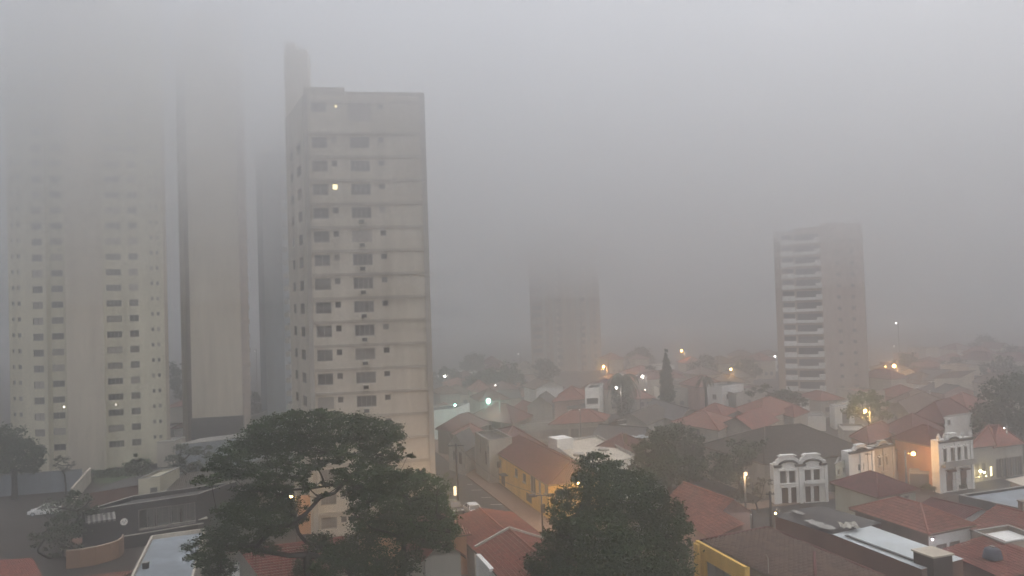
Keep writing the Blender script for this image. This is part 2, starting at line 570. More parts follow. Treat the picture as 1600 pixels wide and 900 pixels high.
def house(label, A, B, C, ze, roof='hip', rh=1.6, axis=0, wall=None, tile=None, ops=None, base=0.0, over=0.45, fine=0,
          cat='house', name='house', hip=None, par=0.5, shade=None, group=None, parapet_m=None, gable_m=None, clutter=()):
    """A, B, C: photo pixels of three eave corners (B is the corner between the two walls in view) at eave height ze, or 3D vectors.
    ops: {0: [...], 1: [...]} openings on wall AB and BC: (kind, u fraction of wall centre, z0 above base, width, height)"""
    pts = [q if isinstance(q, Vector) else P(q[0], q[1], ze) for q in (A, B, C)]
    A, B, C = [Vector((q.x, q.y, 0)) for q in pts]
    D = A + C - B
    cen = (A + C) / 2
    wall = wall or M_offwhite
    tile = tile or M_tile_red
    t = thing(name, label, cat, (B.x, B.y, base), 0, group)
    off = Vector((B.x, B.y, base))
    A, B, C, D = [q - Vector((off.x, off.y, 0)) for q in (A, B, C, D)]
    cen = cen - Vector((off.x, off.y, 0))
    H = ze - base
    mb = MB()
    walls = [(A, B), (B, C), (C, D), (D, A)]
    hole_rec = []
    wall_top = H + (par if roof == 'flat' else 0)
    for i, (p, q) in enumerate(walls):
        e = (q - p).normalized(); nr = Vector((e.y, -e.x, 0))
        flip = (p - cen).dot(nr) < 0
        if flip: p, q = q, p
        L = (q - p).length
        rec = []
        for k in (ops or {}).get(i, []):
            kind, uf, z0, wd, ht = k[:5]
            if uf > 1.5:               # photo column and row of the opening's middle
                pw, qw = p + off, q + off
                u = ucol(pw, qw, uf)
                for _ in range(3):     # the camera is rolled a little: use the true row
                    r_ = ray(uf, z0); nn_ = Vector((-(qw - pw).y, (qw - pw).x, 0)); kk = (Vector((pw.x, pw.y, 0)) - Vector((0, 0, 0))).dot(nn_) / r_.dot(nn_)
                h_ = EYE + r_ * kk
                u = (Vector((h_.x, h_.y, 0)) - Vector((pw.x, pw.y, 0))).dot((qw - pw).normalized())
                z0 = h_.z - base - ht / 2
            else:
                if flip: uf = 1 - uf
                u = uf * L
            if wd > L * 0.95: wd = L * 0.9
            u = min(max(u, wd / 2 + 0.1), L - wd / 2 - 0.1)
            if z0 + ht > wall_top - 0.15: ht = wall_top - 0.15 - z0
            rec.append((u - wd / 2, u + wd / 2, max(z0, 0.02), z0 + ht, kind))
        e, nr = grid_wall(mb, p, q, -0.3, wall_top, rec)
        for r in rec:
            st = {'w': 'plain', 's': 'shutter', 'd': 'door', 'r': 'roller', 'l': 'plain', 'b': 'plain', 'g': 'plain'}[r[4]]
            nm = {'w': 'window', 's': 'window', 'd': 'door', 'r': 'roller_door', 'l': 'window', 'b': 'window', 'g': 'window'}[r[4]]
            put_window(t, p, e, nr, r, style=st, name=nm, paneM={'l': M_lit, 'b': M_glass_pale, 'g': M_clear}.get(r[4], M_glass))
            if r[4] in 'wslb':
                s_ = MB(); c_ = p + e * ((r[0] + r[1]) / 2) + ZUP * (r[2] - 0.03) + nr * 0.04
                s_.box(c_, ((r[1] - r[0]) / 2 + 0.08, 0.08, 0.03), (e, nr, ZUP))
                s_.build('sill', M_slab, t)
    mats = [wall, gable_m or wall]
    rmb, cap = MB(), MB()
    eu, ev = (B - A), (D - A)          # AB axis and AD axis
    if axis == 1: eu, ev = ev, eu
    Lu, Lv = eu.length, ev.length
    eu, ev = eu / Lu, ev / Lv
    up = lambda s_, t_, z: A + eu * s_ + ev * t_ + ZUP * z
    if roof in ('hip', 'gable'):
        o = over
        drop = -o * rh / (Lv / 2)
        hp = (Lv / 2 if hip is None else hip) if roof == 'hip' else 0
        hp = min(hp, Lu / 2 - 0.01)
        if roof == 'hip':
            R1, R2 = up(hp, Lv / 2, H + rh), up(Lu - hp, Lv / 2, H + rh)
            q = [up(-o, -o, H + drop), up(Lu + o, -o, H + drop), up(Lu + o, Lv + o, H + drop), up(-o, Lv + o, H + drop)]
            tile_surface(rmb, [q[0], q[1], R2, R1], eu, fine=fine)
            tile_surface(rmb, [q[2], q[3], R1, R2], eu, fine=fine)
            tile_surface(rmb, [q[1], q[2], R2], ev, fine=fine)
            tile_surface(rmb, [q[3], q[0], R1], ev, fine=fine)
            for a, b in ((R1, R2), (q[0], R1), (q[3], R1), (q[1], R2), (q[2], R2)):
                if (a - b).length > 0.3: ridge_cap(cap, a, b)
        else:
            R1, R2 = up(-o * 0.6, Lv / 2, H + rh), up(Lu + o * 0.6, Lv / 2, H + rh)
            q = [up(-o * 0.6, -o, H + drop), up(Lu + o * 0.6, -o, H + drop), up(Lu + o * 0.6, Lv + o, H + drop), up(-o * 0.6, Lv + o, H + drop)]
            tile_surface(rmb, [q[0], q[1], R2, R1], eu, fine=fine)
            tile_surface(rmb, [q[2], q[3], R1, R2], eu, fine=fine)
            ridge_cap(cap, R1, R2)
            for s_ in (0, Lu):
                mb.face([up(s_, 0, H), up(s_, Lv, H), up(s_, Lv / 2, H + rh)], 1)
                mb.face([up(s_, 0, H), up(s_, Lv / 2, H + rh), up(s_, Lv, H)], 1)
        fb = MB()
        for a, b in ((q[0], q[1]), (q[2], q[3])) + (((q[1], q[2]), (q[3], q[0])) if roof == 'hip' else ()):
            d = (b - a); L = d.length; d.normalize()
            fb.box((a + b) / 2 - ZUP * 0.08, (L / 2 - 0.02, 0.02, 0.075), (d, d.cross(ZUP), ZUP))
        fb.build('fascia', M_brownbeige, t)
        rm = rmb.build('roof', tile, t)
        if fine: rm['kind'] = 'stuff'
        cap.build('ridge_cap', tile, t, smooth=True)
    elif roof == 'shed':               # highest along t=Lv
        o = over
        q = [up(-o, -o, H), up(Lu + o, -o, H), up(Lu + o, Lv + o, H + rh), up(-o, Lv + o, H + rh)]
        tile_surface(rmb, q, eu, fine=fine)
        rm = rmb.build('roof', tile, t)
        if fine: rm['kind'] = 'stuff'
        for s_ in (0, Lu):
            for rv in (1, -1):
                mb.face([up(s_, 0, H), up(s_, Lv, H), up(s_, Lv, H + rh * 0.97)][::rv], 1)
        for rv in (1, -1):
            mb.face([up(0, Lv, H), up(Lu, Lv, H), up(Lu, Lv, H + rh * 0.97), up(0, Lv, H + rh * 0.97)][::rv], 1)
    else:
        tp = 0.18
        ins = [up(tp, tp, H), up(Lu - tp, tp, H), up(Lu - tp, Lv - tp, H), up(tp, Lv - tp, H)]
        rmb.face(ins if (ins[1] - ins[0]).cross(ins[2] - ins[0]).z > 0 else ins[::-1])
        rmb.build('roof', tile if tile is not M_tile_red else M_slab, t)
        cp = MB()
        for a, b, e_, l_ in ((up(0, 0, 0), up(Lu, 0, 0), eu, Lu), (up(0, Lv, 0), up(Lu, Lv, 0), eu, Lu),
                             (up(0, 0, 0), up(0, Lv, 0), ev, Lv), (up(Lu, 0, 0), up(Lu, Lv, 0), ev, Lv)):
            nn = Vector((e_.y, -e_.x, 0))
            k = -1 if (a - cen).dot(nn) > 0 else 1
            m_ = (a + b) / 2 + nn * k * tp / 2
            mb.face([m_ - e_ * l_ / 2 + nn * k * tp / 2 + ZUP * z_ for z_ in (H,)] + [m_ + e_ * l_ / 2 + nn * k * tp / 2 + ZUP * H,
                     m_ + e_ * l_ / 2 + nn * k * tp / 2 + ZUP * wall_top, m_ - e_ * l_ / 2 + nn * k * tp / 2 + ZUP * wall_top], 0)
            mb.face([m_ - e_ * l_ / 2 + nn * k * tp / 2 + ZUP * wall_top, m_ + e_ * l_ / 2 + nn * k * tp / 2 + ZUP * wall_top,
                     m_ + e_ * l_ / 2 + nn * k * tp / 2 + ZUP * H, m_ - e_ * l_ / 2 + nn * k * tp / 2 + ZUP * H], 0)
            cp.box(m_ + ZUP * (wall_top + 0.03), ((l_ / 2 if e_ is eu else l_ / 2 - tp - 0.05), tp / 2 + 0.04, 0.03), (e_, nn, ZUP))
        cp.build('coping', parapet_m or M_slab, t)
    mb.build('wall', mats, t)
    t['geo'] = [float(x) for x in (Lu, Lv, H)]
    for kind, s_, t_ in clutter:       # roof-top things that belong to the house: fractions along A->B and A->D
        b_ = A + (B - A) * s_ + (D - A) * t_
        f_ = t_ if axis == 0 else s_
        zr = H + ((rh * (1 - abs(2 * f_ - 1))) if roof in ('hip', 'gable') else (rh * f_ if roof == 'shed' else 0))
        c_ = MB()
        if kind == 'chimney':
            c_.box(b_ + ZUP * (zr + 0.3), (0.3, 0.3, 0.8)); c_.box(b_ + ZUP * (zr + 1.15), (0.38, 0.38, 0.05))
            c_.build('chimney', M_brownbeige, t)
        elif kind == 'tank':
            c_.lathe(b_ + ZUP * zr, [(0.0, 0.0), (0.62, 0.0), (0.78, 0.75), (0.8, 0.8), (0.55, 1.0), (0.2, 1.08), (0, 1.08)], 14)
            c_.build('water_tank', M_bluegrey, t, smooth=True)
        elif kind == 'antenna':
            c_.tube([b_ + ZUP * zr, b_ + ZUP * (zr + 2.4)], 0.025, 5)
            for k_ in range(5):
                c_.tube([b_ + Vector((-0.45 + 0.06 * k_, 0.12 * k_ - .2, zr + 2.2)), b_ + Vector((0.45 - 0.06 * k_, 0.12 * k_ - .2, zr + 2.2))], 0.012, 4)
            c_.build('antenna', M_steel, t)
    return t

# ------------------------------------------------------------------ ground, streets
def plane(name, pts, z, m, parent=None):
    mb = MB()
    a = sum(pts[i].x * pts[(i + 1) % len(pts)].y - pts[(i + 1) % len(pts)].x * pts[i].y for i in range(len(pts)))
    if a < 0: pts = pts[::-1]
    mb.face([(p.x, p.y, z) for p in pts])
    return tag(mb.build(name, m, parent), kind='structure')


plane('ground', [Vector((-690, -50, 0)), Vector((890, -50, 0)), Vector((890, 890, 0)), Vector((-690, 890, 0))], 0.0, M_earth)
W0 = P(763, 745)
D1 = (P(859, 813) - W0); D1.z = 0; D1.normalize()          # along the street, towards the camera
D2 = Vector((-D1.y, D1.x, 0))                              # to the right and away
K0 = P(785, 788)
PW = abs((K0 - W0).dot(D2))                                # width of the pavement before the yellow house
ST = lambda s, t: W0 + D1 * s + D2 * t                     # street frame: s along, t across (0 = house fronts)


def strip(name, s0, s1, t0, t1, z, m, kerb=0.0):
    q = [ST(s0, t0), ST(s1, t0), ST(s1, t1), ST(s0, t1)]
    if kerb:
        mb = MB(); mb.prism([(p.x, p.y) for p in q], 0.0, kerb)
        return tag(mb.build(name, m), kind='structure')
    return plane(name, q, z, m)


CS = P(1500, 772)                                          # cross street, through this point along D2
cs_s, cs_t = (CS - W0).dot(D1), (CS - W0).dot(D2)
strip('road', -190, 90, -PW - 9.5, -PW, 0.004, M_asphalt)
strip('pavement', -190, cs_s - 5.2, -PW, -0.02, 0, M_pave, 0.12)
strip('pavement', -190, 90, -PW - 13, -PW - 9.5, 0, M_pave, 0.12)
strip('road', cs_s - 5, cs_s + 4.5, -PW + 0.01, cs_t + 120, 0.008, M_asphalt)
strip('pavement', cs_s + 4.5, cs_s + 7, 0.5, cs_t + 120, 0, M_pave, 0.12)
strip('pavement', cs_s - 8, cs_s - 5, 0.5, cs_t + 120, 0, M_pave, 0.12)
strip('road', -75, -66, -140, -PW - 9.51, 0.006, M_asphalt)
for (x0, x1, y) in ((730, 738, 757), (736, 753, 766), (752, 768, 777.5), (766, 785, 788.5)):
    a, b = P(x0, y), P(x1, y - 0.4)
    d = (b - a).normalized(); nn = Vector((-d.y, d.x, 0))
    plane('road_marking', [a - nn * .12, b - nn * .12, b + nn * .12, a + nn * .12], 0.012, M_line)
a, b = P(741, 730), P(760, 722)
nn = Vector((-(b - a).normalized().y, (b - a).normalized().x, 0))
plane('road_marking', [a - nn * .15, b - nn * .15, b + nn * .15, a + nn * .15], 0.013, M_line)

# ------------------------------------------------------------------ towers
# --- tower in the middle
T = thing('apartment_tower', 'beige apartment tower with dark floor bands, rising behind the big spreading tree', 'tower', G(482, 96))
o = T.location.copy()
A, B, LF = G(482, 96) - o, G(673, 98.4) - o, G(453, 108) - o
e = (B - A).normalized(); bk = Vector((-e.y, e.x, 0))
C_, D_ = B + bk * 17, LF + bk * 8
mb = MB()
rows = [28.5 + 2.98 * k for k in range(-9, 8)]
cols = [(493.3, 518, -.72, .72), (524, 533.2, -.05, .72), (553.5, 584.5, -.72, .72), (597.5, 607, -.0, .72)]
ops, meta = [], []
U = lambda px: ucol(A + o, B + o, px)
for k, z in enumerate(rows):
    for i, c in enumerate(cols):
        ops.append((U(c[0]), U(c[1]), z + c[2], z + c[3]))
        meta.append(M_lit if (i == 1 and k == 14) else (M_glass_pale if (k * 7 + i * 3) % 5 == 0 else M_glass))
for c, m_ in (((482 + 11.3, 518, 53.2, 54.6), M_glass), ((530.5, 535.5, 53.75, 54.25), M_lit), ((552, 588, 52.1, 54.3), M_glass_pale), ((599, 608, 53.6, 54.3), M_glass)):
    ops.append((U(c[0]), U(c[1]), c[2], c[3])); meta.append(m_)
TOP = 55.4
e_, n_ = grid_wall(mb, A, B, -0.5, TOP, ops)
side = []
L2 = (A - LF).length
sops = [(L2 * .22, L2 * .38, z - .6, z + .7) for z in rows] + [(L2 * .6, L2 * .82, z - .7, z + .7) for z in rows]
e2, n2 = grid_wall(mb, LF, A, -0.5, TOP, sops)
for p, q in ((B, C_), (C_, D_), (D_, LF)):
    grid_wall(mb, p, q, -0.5, TOP, [])
mb.face([(p.x, p.y, TOP) for p in (LF, A, B, C_, D_)][::1])
mb.build('wall', M_beige, T)
for op, m_ in zip(ops, meta):
    put_window(T, A, e_, n_, op, paneM=m_, style='shutter' if op[1] - op[0] > 1.5 else 'plain')
for op in sops:
    put_window(T, LF, e2, n2, op)
for z in rows + [53.4]:                 # floor bands
    b_ = MB(); u0, u1 = U(489.5), U(664.5)
    b_.box(A + e_ * ((u0 + u1) / 2) + n_ * 0.05 + ZUP * (z + 1.14), ((u1 - u0) / 2, 0.055, 0.19), (e_, n_, ZUP))
    b_.build('floor_band', M_beige_dark, T)
for u0, u1 in ((U(482.2), U(489)), (U(665), U(672.6))):
    b_ = MB(); b_.box(A + e_ * ((u0 + u1) / 2) + n_ * 0.09 + ZUP * (TOP / 2), ((u1 - u0) / 2, 0.14, TOP / 2 + 0.02), (e_, n_, ZUP))
    b_.build('pilaster', M_pilaster, T)
acm = MB(); acm.box((0, 0, 0), (0.38, 0.25, 0.27)); acm.box((0, -0.26, 0), (0.3, 0.01, 0.2), mi=1)
acme = acm.mesh('air_conditioner', [M_offwhite, M_darkgrey])
for z in rows[:14]:
    a_ = bpy.data.objects.new('air_conditioner', acme)
    a_.location = A + e_ * U(569) + n_ * 0.24 + ZUP * (z - 1.15); a_.rotation_euler = (0, 0, math.atan2(e_.y, e_.x)); link(a_, T)
# parapet steps and the stair and lift head
b_ = MB(); u1 = U(548)
b_.box(A + e_ * (u1 / 2) - n_ * 1.5 + ZUP * (TOP + .5), (u1 / 2 - 0.05, 1.45, 0.5), (e_, n_, ZUP))
b_.box(A + e_ * ((u1 + (B - A).length) / 2) - n_ * 1.5 + ZUP * (TOP + .24), (((B - A).length - u1) / 2 - 0.05, 1.4, 0.24), (e_, n_, ZUP))
b_.build('parapet', M_beige_dark, T)
b_ = MB()
hA, hB = G(454, 109.6) - o, G(490.5, 109.6) - o
b_.prism([(hA.x, hA.y), (hB.x, hB.y), (hB.x + bk.x * 5, hB.y + bk.y * 5), (hA.x + bk.x * 5, hA.y + bk.y * 5)], TOP - .1, 65.8)
b_.prism([(hA.x + .1, hA.y + .1), (hA.x + 1.5, hA.y + .1), (hA.x + 1.5, hA.y + 3), (hA.x + .1, hA.y + 3)], 65.8, 67.0)
b_.build('lift_head', M_beige, T)

# --- wide tower at the far left
T = thing('apartment_tower', 'wide cream tower with a plain projecting middle block, its crown lost in the fog', 'tower', G(103, 140, 2.0))
o = T.location.copy(); o.z = 0
zb, zt = 2.0, 92.0
q = {k: G(*v) - o for k, v in dict(a=(14, 141), b=(73, 140), c=(80, 140.8), d=(103, 141.2), e=(103, 138.6), f=(162, 140.6), g=(162, 142.5), h=(262, 146.2)).items()}
for v in q.values(): v.z = 0
mb = MB()
rows = [28 + 2.9 * k for k in range(-8, 20)]
bkk = Vector((-0.52, 0.85, 0))
cseg = {
    ('a', 'b'): ((19, 23, .1, .8), (28, 33, .0, .8), (51.5, 67.5, -.7, .6)),
    ('c', 'd'): ((80.5, 99.5, -.6, .6),),
    ('g', 'h'): ((166.5, 190.5, -.65, .55), (202.5, 217, -.65, .6), (236, 240.5, .3, 1.0), (245, 249.5, .3, 1.0)),
}
lit = {('g', 'h', 1, 14): 1}
for (a_, b2) in (('a', 'b'), ('b', 'c'), ('c', 'd'), ('d', 'e'), ('e', 'f'), ('f', 'g'), ('g', 'h')):
    cols = cseg.get((a_, b2), ())
    ops, meta = [], []
    for k, z in enumerate(rows):
        for i, c in enumerate(cols):
            ops.append((ucol(q[a_] + o, q[b2] + o, c[0]), ucol(q[a_] + o, q[b2] + o, c[1]), z - zb + c[2], z - zb + c[3]))
            r_ = (k * 13 + i * 5 + len(a_ + b2)) % 7
            meta.append(M_glass_pale if r_ in (1, 3, 4) else M_glass)
    e_, n_ = grid_wall(mb, q[a_], q[b2], -1.5, zt - zb, ops)
    for op, m_ in zip(ops, meta):
        put_window(T, q[a_], e_, n_, op, paneM=m_)
hb, ab = q['h'] + bkk * 16, q['a'] + bkk * 16
for p, r_ in ((q['h'], hb), (hb, ab), (ab, q['a'])):
    grid_wall(mb, p, r_, -1.5, zt - zb, [])
mb.face([(p.x, p.y, zt - zb) for p in (q['a'], q['b'], q['c'], q['d'], q['e'], q['f'], q['g'], q['h'], hb, ab)])
mb.build('wall', M_cream, T)
b_ = MB()
d_ = (q['f'] - q['e']).normalized(); nn = Vector((d_.y, -d_.x, 0))
b_.box((q['e'] + q['f']) / 2 + nn * 0.03 + ZUP * ((zt - zb) / 2 - .5), ((q['f'] - q['e']).length / 2 - .02, 0.04, (zt - zb) / 2 + .6), (d_, nn, ZUP))
b_.build('service_core_cladding', M_tan, T)
b_ = MB(); d_ = (q['h'] - q['g']).normalized(); nn = Vector((d_.y, -d_.x, 0))
b_.box(q['h'] - d_ * .25 + nn * 0.06 + ZUP * ((zt - zb) / 2), (0.28, 0.1, (zt - zb) / 2 + .1), (d_, nn, ZUP))
b_.build('corner_strip', M_tan2, T)
for (px, y, k) in ((208, 265, 0), (51, 313, 1), (100, 636, 2), (181, 632, 3)):   # single lit lamps inside windows
    c = PY(px, y, {0: 144.3, 1: 140.35, 2: 140.9, 3: 142.9}[k]) - o
    b_ = MB(); b_.box((c.x, c.y, c.z - zb), (0.09, 0.03, 0.14))
    b_.build('lit_pane', M_lit_white, T)

# podium below it
def slab_thing(name, label, cat, pix, z0, z1, m, cap=None, group=None):
    """a low volume whose top edge follows pixels pix at height z1"""
    pts = [p if isinstance(p, Vector) else P(p[0], p[1], z1) for p in pix]
    c = sum(pts, Vector()) / len(pts)
    t = thing(name, label, cat, (c.x, c.y, z0), 0, group)
    mb = MB(); mb.prism([(p.x - c.x, p.y - c.y) for p in pts], -0.2 if z0 == 0 else 0, z1 - z0)
    mb.build('wall', m, t)
    if cap:
        mb = MB(); mb.prism([(p.x - c.x, p.y - c.y) for p in [c + (p - c) * 1.0 for p in pts]], z1 - z0 + .002, z1 - z0 + .12, bottom=True)
        mb.build('coping', cap, t)
    return t


def poly_back(a, b, depth):
    """corners of a volume whose front runs from a to b, reaching depth back"""
    d = (b - a); d.z = 0; d.normalize(); k = Vector((-d.y, d.x, 0))
    if k.y < 0: k = -k
    return [a, b, b + k * depth, a + k * depth]


# --- second tower, plain
def plain_tower(label, cols, zt, m, mside, back, bdir=(0, 1), zb=0.0):
    q = [G(*c) for c in cols]
    o = q[0].copy(); o.z = zb
    T = thing('apartment_tower', label, 'tower', o)
    q = [p - o for p in q]
    for p in q: p.z = 0
    mb = MB()
    for i in range(len(q) - 1):
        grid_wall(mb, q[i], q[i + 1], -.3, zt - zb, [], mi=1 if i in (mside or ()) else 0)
    bk = Vector((bdir[0], bdir[1], 0)).normalized() * back
    e_, a_ = q[-1] + bk, q[0] + bk
    for p, r_ in ((q[-1], e_), (e_, a_), (a_, q[0])):
        grid_wall(mb, p, r_, -.3, zt - zb, [])
    mb.face([(p.x, p.y, zt - zb) for p in q + [e_, a_]])
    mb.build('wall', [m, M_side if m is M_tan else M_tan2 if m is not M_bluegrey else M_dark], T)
    return T, q, o


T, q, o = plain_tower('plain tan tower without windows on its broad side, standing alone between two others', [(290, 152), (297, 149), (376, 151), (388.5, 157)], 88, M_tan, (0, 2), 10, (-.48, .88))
for k in range(28):                     # ledges of the narrow balcony side
    z = 12 + 2.9 * k
    a_, b2 = q[2], q[3]
    d_ = (b2 - a_); L_ = d_.length; d_ = d_ / L_; nn = Vector((d_.y, -d_.x, 0))
    b_ = MB(); b_.box((a_ + b2) / 2 + nn * .1 + ZUP * z, (L_ / 2 - .3, .16, .5), (d_, nn, ZUP)); b_.build('balcony', M_side, T)
b_ = MB(); b_.box((q[1] + q[2]) / 2 + Vector((0, -.1, 4)), ((q[2] - q[1]).length / 2 + .1, .4, 4.3), ((q[2] - q[1]).normalized(), Vector((0, 1, 0)), ZUP)); b_.build('plinth', M_fibre, T)

# --- third tower, bluish
T, q, o = plain_tower('bluish grey tower half hidden behind the beige tower, small pale balconies on its edge', [(405, 176), (414, 173), (443, 173), (470, 182)], 64.6, M_bluegrey, (), 10, (-.3, .95))
d_ = (q[3] - q[2]); L_ = d_.length; d_ = d_ / L_; nn = Vector((d_.y, -d_.x, 0))
bm_ = MB(); bm_.box((0, 0, 0), (0.5, 0.55, 0.55)); bme = bm_.mesh('balcony', M_offwhite)
for k in range(20):
    a_ = bpy.data.objects.new('balcony', bme); a_.location = q[2] + d_ * 0.9 + nn * .5 + ZUP * (4 + 2.95 * k); a_.rotation_euler = (0, 0, math.atan2(d_.y, d_.x)); link(a_, T)
    b_ = MB(); b_.box(q[2] + d_ * 2.6 + nn * .02 + ZUP * (4.4 + 2.95 * k), (0.7, 0.05, 0.6), (d_, nn, ZUP)); b_.build('window', M_glass, T)

# --- faint tower in the middle distance
T, q, o = plain_tower('faint grey tower with tall vertical recesses, almost lost in the fog', [(828, 322), (868, 319), (872, 322), (905, 322), (908, 319), (937, 322)], 61, M_tan2, (1,), 16, (.05, 1))
e_ = (q[-1] - q[0]).normalized(); nn = Vector((e_.y, -e_.x, 0))
for (x0, x1) in ((831, 845), (868, 876), (905, 912), (852, 856), (925, 929)):
    u0, u1 = ucol(q[0] + o, q[-1] + o, x0), ucol(q[0] + o, q[-1] + o, x1)
    for k in range(18):
        b_ = MB(); b_.box(q[0] + e_ * (u0 + u1) / 2 + nn * 3.1 + ZUP * (3.2 + 2.95 * k), ((u1 - u0) / 2, .08, .85), (e_, nn, ZUP)); b_.build('window', M_glass_pale, T)
for (x0, x1) in ((846, 851), (862, 867), (898, 904), (914, 919)):
    u0, u1 = ucol(q[0] + o, q[-1] + o, x0), ucol(q[0] + o, q[-1] + o, x1)
    b_ = MB(); b_.box(q[0] + e_ * (u0 + u1) / 2 + nn * 3.2 + ZUP * 28, ((u1 - u0) / 2, .25, 28), (e_, nn, ZUP)); b_.build('pilaster', M_offwhite, T)
b_ = MB(); b_.box((q[0] + q[-1]) / 2 + Vector((1.5, 7, 59.6)), (6, 4, 2.2)); b_.build('lift_head', M_tan2, T)

# --- balcony tower on the right
T = thing('apartment_tower', 'brown tower with white curved balconies stacked up its corner', 'tower', G(1285, 200))
o = T.location.copy()
q = [G(1212, 209) - o, G(1222, 203) - o, G(1243, 201) - o, G(1285, 198.5) - o, G(1352, 203) - o]
mb = MB()
zt = 47.0
for i in range(4):
    if i == 3:
        ops = []
        for k in range(14):
            for x0, x1 in ((1308, 1314), (1330, 1336)):
                ops.append((ucol(q[3] + o, q[4] + o, x0), ucol(q[3] + o, q[4] + o, x1), 3.5 + 2.95 * k, 4.5 + 2.95 * k))
        e_, n_ = grid_wall(mb, q[3], q[4], -.3, zt, ops, mi=1)
        for op in ops: put_window(T, q[3], e_, n_, op)
    else:
        grid_wall(mb, q[i], q[i + 1], -.3, zt - (4, 3, 1)[i], [], mi=0)
bk = Vector((.42, 1, 0)) * 14
grid_wall(mb, q[4], q[4] + bk, -.3, zt, [], mi=1); grid_wall(mb, q[4] + bk, q[0] + bk, -.3, zt, []); grid_wall(mb, q[0] + bk, q[0], -.3, zt, [])
mb.face([(p.x, p.y, zt) for p in [q[3], q[4], q[4] + bk, q[3] + bk]])
mb.face([(p.x, p.y, zt - 1) for p in [q[2], q[3], q[3] + bk, q[2] + bk]])
mb.face([(p.x, p.y, zt - 4) for p in [q[0], q[1], q[2], q[2] + bk, q[0] + bk]])
mb.build('wall', [M_tan2, M_brown_tower], T)
e_ = (q[3] - q[2]).normalized(); nn = Vector((e_.y, -e_.x, 0)); L_ = (q[3] - q[2]).length
e0 = (q[2] - q[1]).normalized(); n0 = Vector((e0.y, -e0.x, 0)); L0 = (q[2] - q[1]).length
def balcony_mesh():
    b = MB(); pts_o, pts_i = [], []
    N = 8
    for i in range(N + 1):              # bowed slab and white rail
        u = i / N; out = 1.1 + 0.5 * math.sin(math.pi * u)
        pts_o.append((u * L_, -out)); pts_i.append((u * L_, -out + .12))
    b.prism(pts_o + [(L_, 0), (0, 0)], -.1, .06, bottom=True)
    for i in range(N):
        b.prism([pts_o[i], pts_o[i + 1], pts_i[i + 1], pts_i[i]], .06, 0.62)
    return b.mesh('balcony', M_white)
bme = balcony_mesh()
rec = MB(); rec.box((L_ / 2, -.03, 1.25), (L_ / 2 - .3, .04, .95)); rme = rec.mesh('window', M_glass)
wb = MB(); wb.box((L0 / 2, -.12, .4), (L0 / 2 - .15, .15, .62)); wbe = wb.mesh('wall_panel', M_white)
wc = MB(); wc.box((L0 / 2, -.05, 1.7), (L0 / 2 - .3, .06, .55)); wce = wc.mesh('window', M_glass)
pb = MB(); pb.box((L_ - .75, -1.0, .75), (.75, .6, .55)); pbe = pb.mesh('balcony_end', M_white)
for k in range(14):
    z = 3.6 + 2.95 * k
    ang, ang0 = math.atan2(e_.y, e_.x), math.atan2(e0.y, e0.x)
    for me, p, a_ in ((bme, q[2], ang), (rme, q[2], ang), (pbe, q[2], ang), (wbe, q[1], ang0), (wce, q[1], ang0)):
        if me is wbe and k % 2 and k < 4: pass
        c = bpy.data.objects.new(me.name.split('.')[0], me); c.location = p + ZUP * z; c.rotation_euler = (0, 0, a_); link(c, T)

# ------------------------------------------------------------------ haze: one closed box of even, pale air
def volume_box(name, x0, x1, y0, y1, z0, z1, dens, col, aniso, kind='stuff'):
    mb = MB(); mb.box(((x0 + x1) / 2, (y0 + y1) / 2, (z0 + z1) / 2), ((x1 - x0) / 2, (y1 - y0) / 2, (z1 - z0) / 2))
    m = bpy.data.materials.new(name)
    m.use_nodes = True
    n, l = m.node_tree.nodes, m.node_tree.links
    n.remove(n['Principled BSDF'])
    v = n.new('ShaderNodeVolumePrincipled')
    v.inputs['Color'].default_value = (*col, 1)
    v.inputs['Density'].default_value = dens
    v.inputs['Anisotropy'].default_value = aniso
    l.new(v.outputs[0], n['Material Output'].inputs['Volume'])
    return tag(mb.build(name, m), kind=kind)


volume_box('haze', HX0, HX1, HY0, HY1, HZ0, HZ1, HAZE_DENSITY, (0.967, 0.973, 0.98), ANISO)
# the low cloud that swallows the tops of the towers, thickening upwards
for i, (z_, d_) in enumerate(CLOUD):
    volume_box('low_cloud', HX0 + 5 + i, HX1 - 5 - i, HY0 + 5 + i, HY1 - 5 - i, z_, HZ1 - 1 - i, d_, (0.967, 0.973, 0.98), ANISO)

# ------------------------------------------------------------------ houses along the street in the middle
def W(px, py, w_=1.1, h_=1.3, k='w'):
    return (k, px, py, w_, h_)


def addbox(t, name, m, pa, pb, z0, z1, depth, cap=None):
    """a box that is part of thing t: its front bottom edge runs from pa to pb (world), depth back"""
    o = t.location
    q = poly_back(Vector((pa.x, pa.y, 0)), Vector((pb.x, pb.y, 0)), depth)
    mb = MB(); mb.prism([(p.x - o.x, p.y - o.y) for p in q], z0 - o.z, z1 - o.z)
    r = mb.build(name, m, t)
    return r


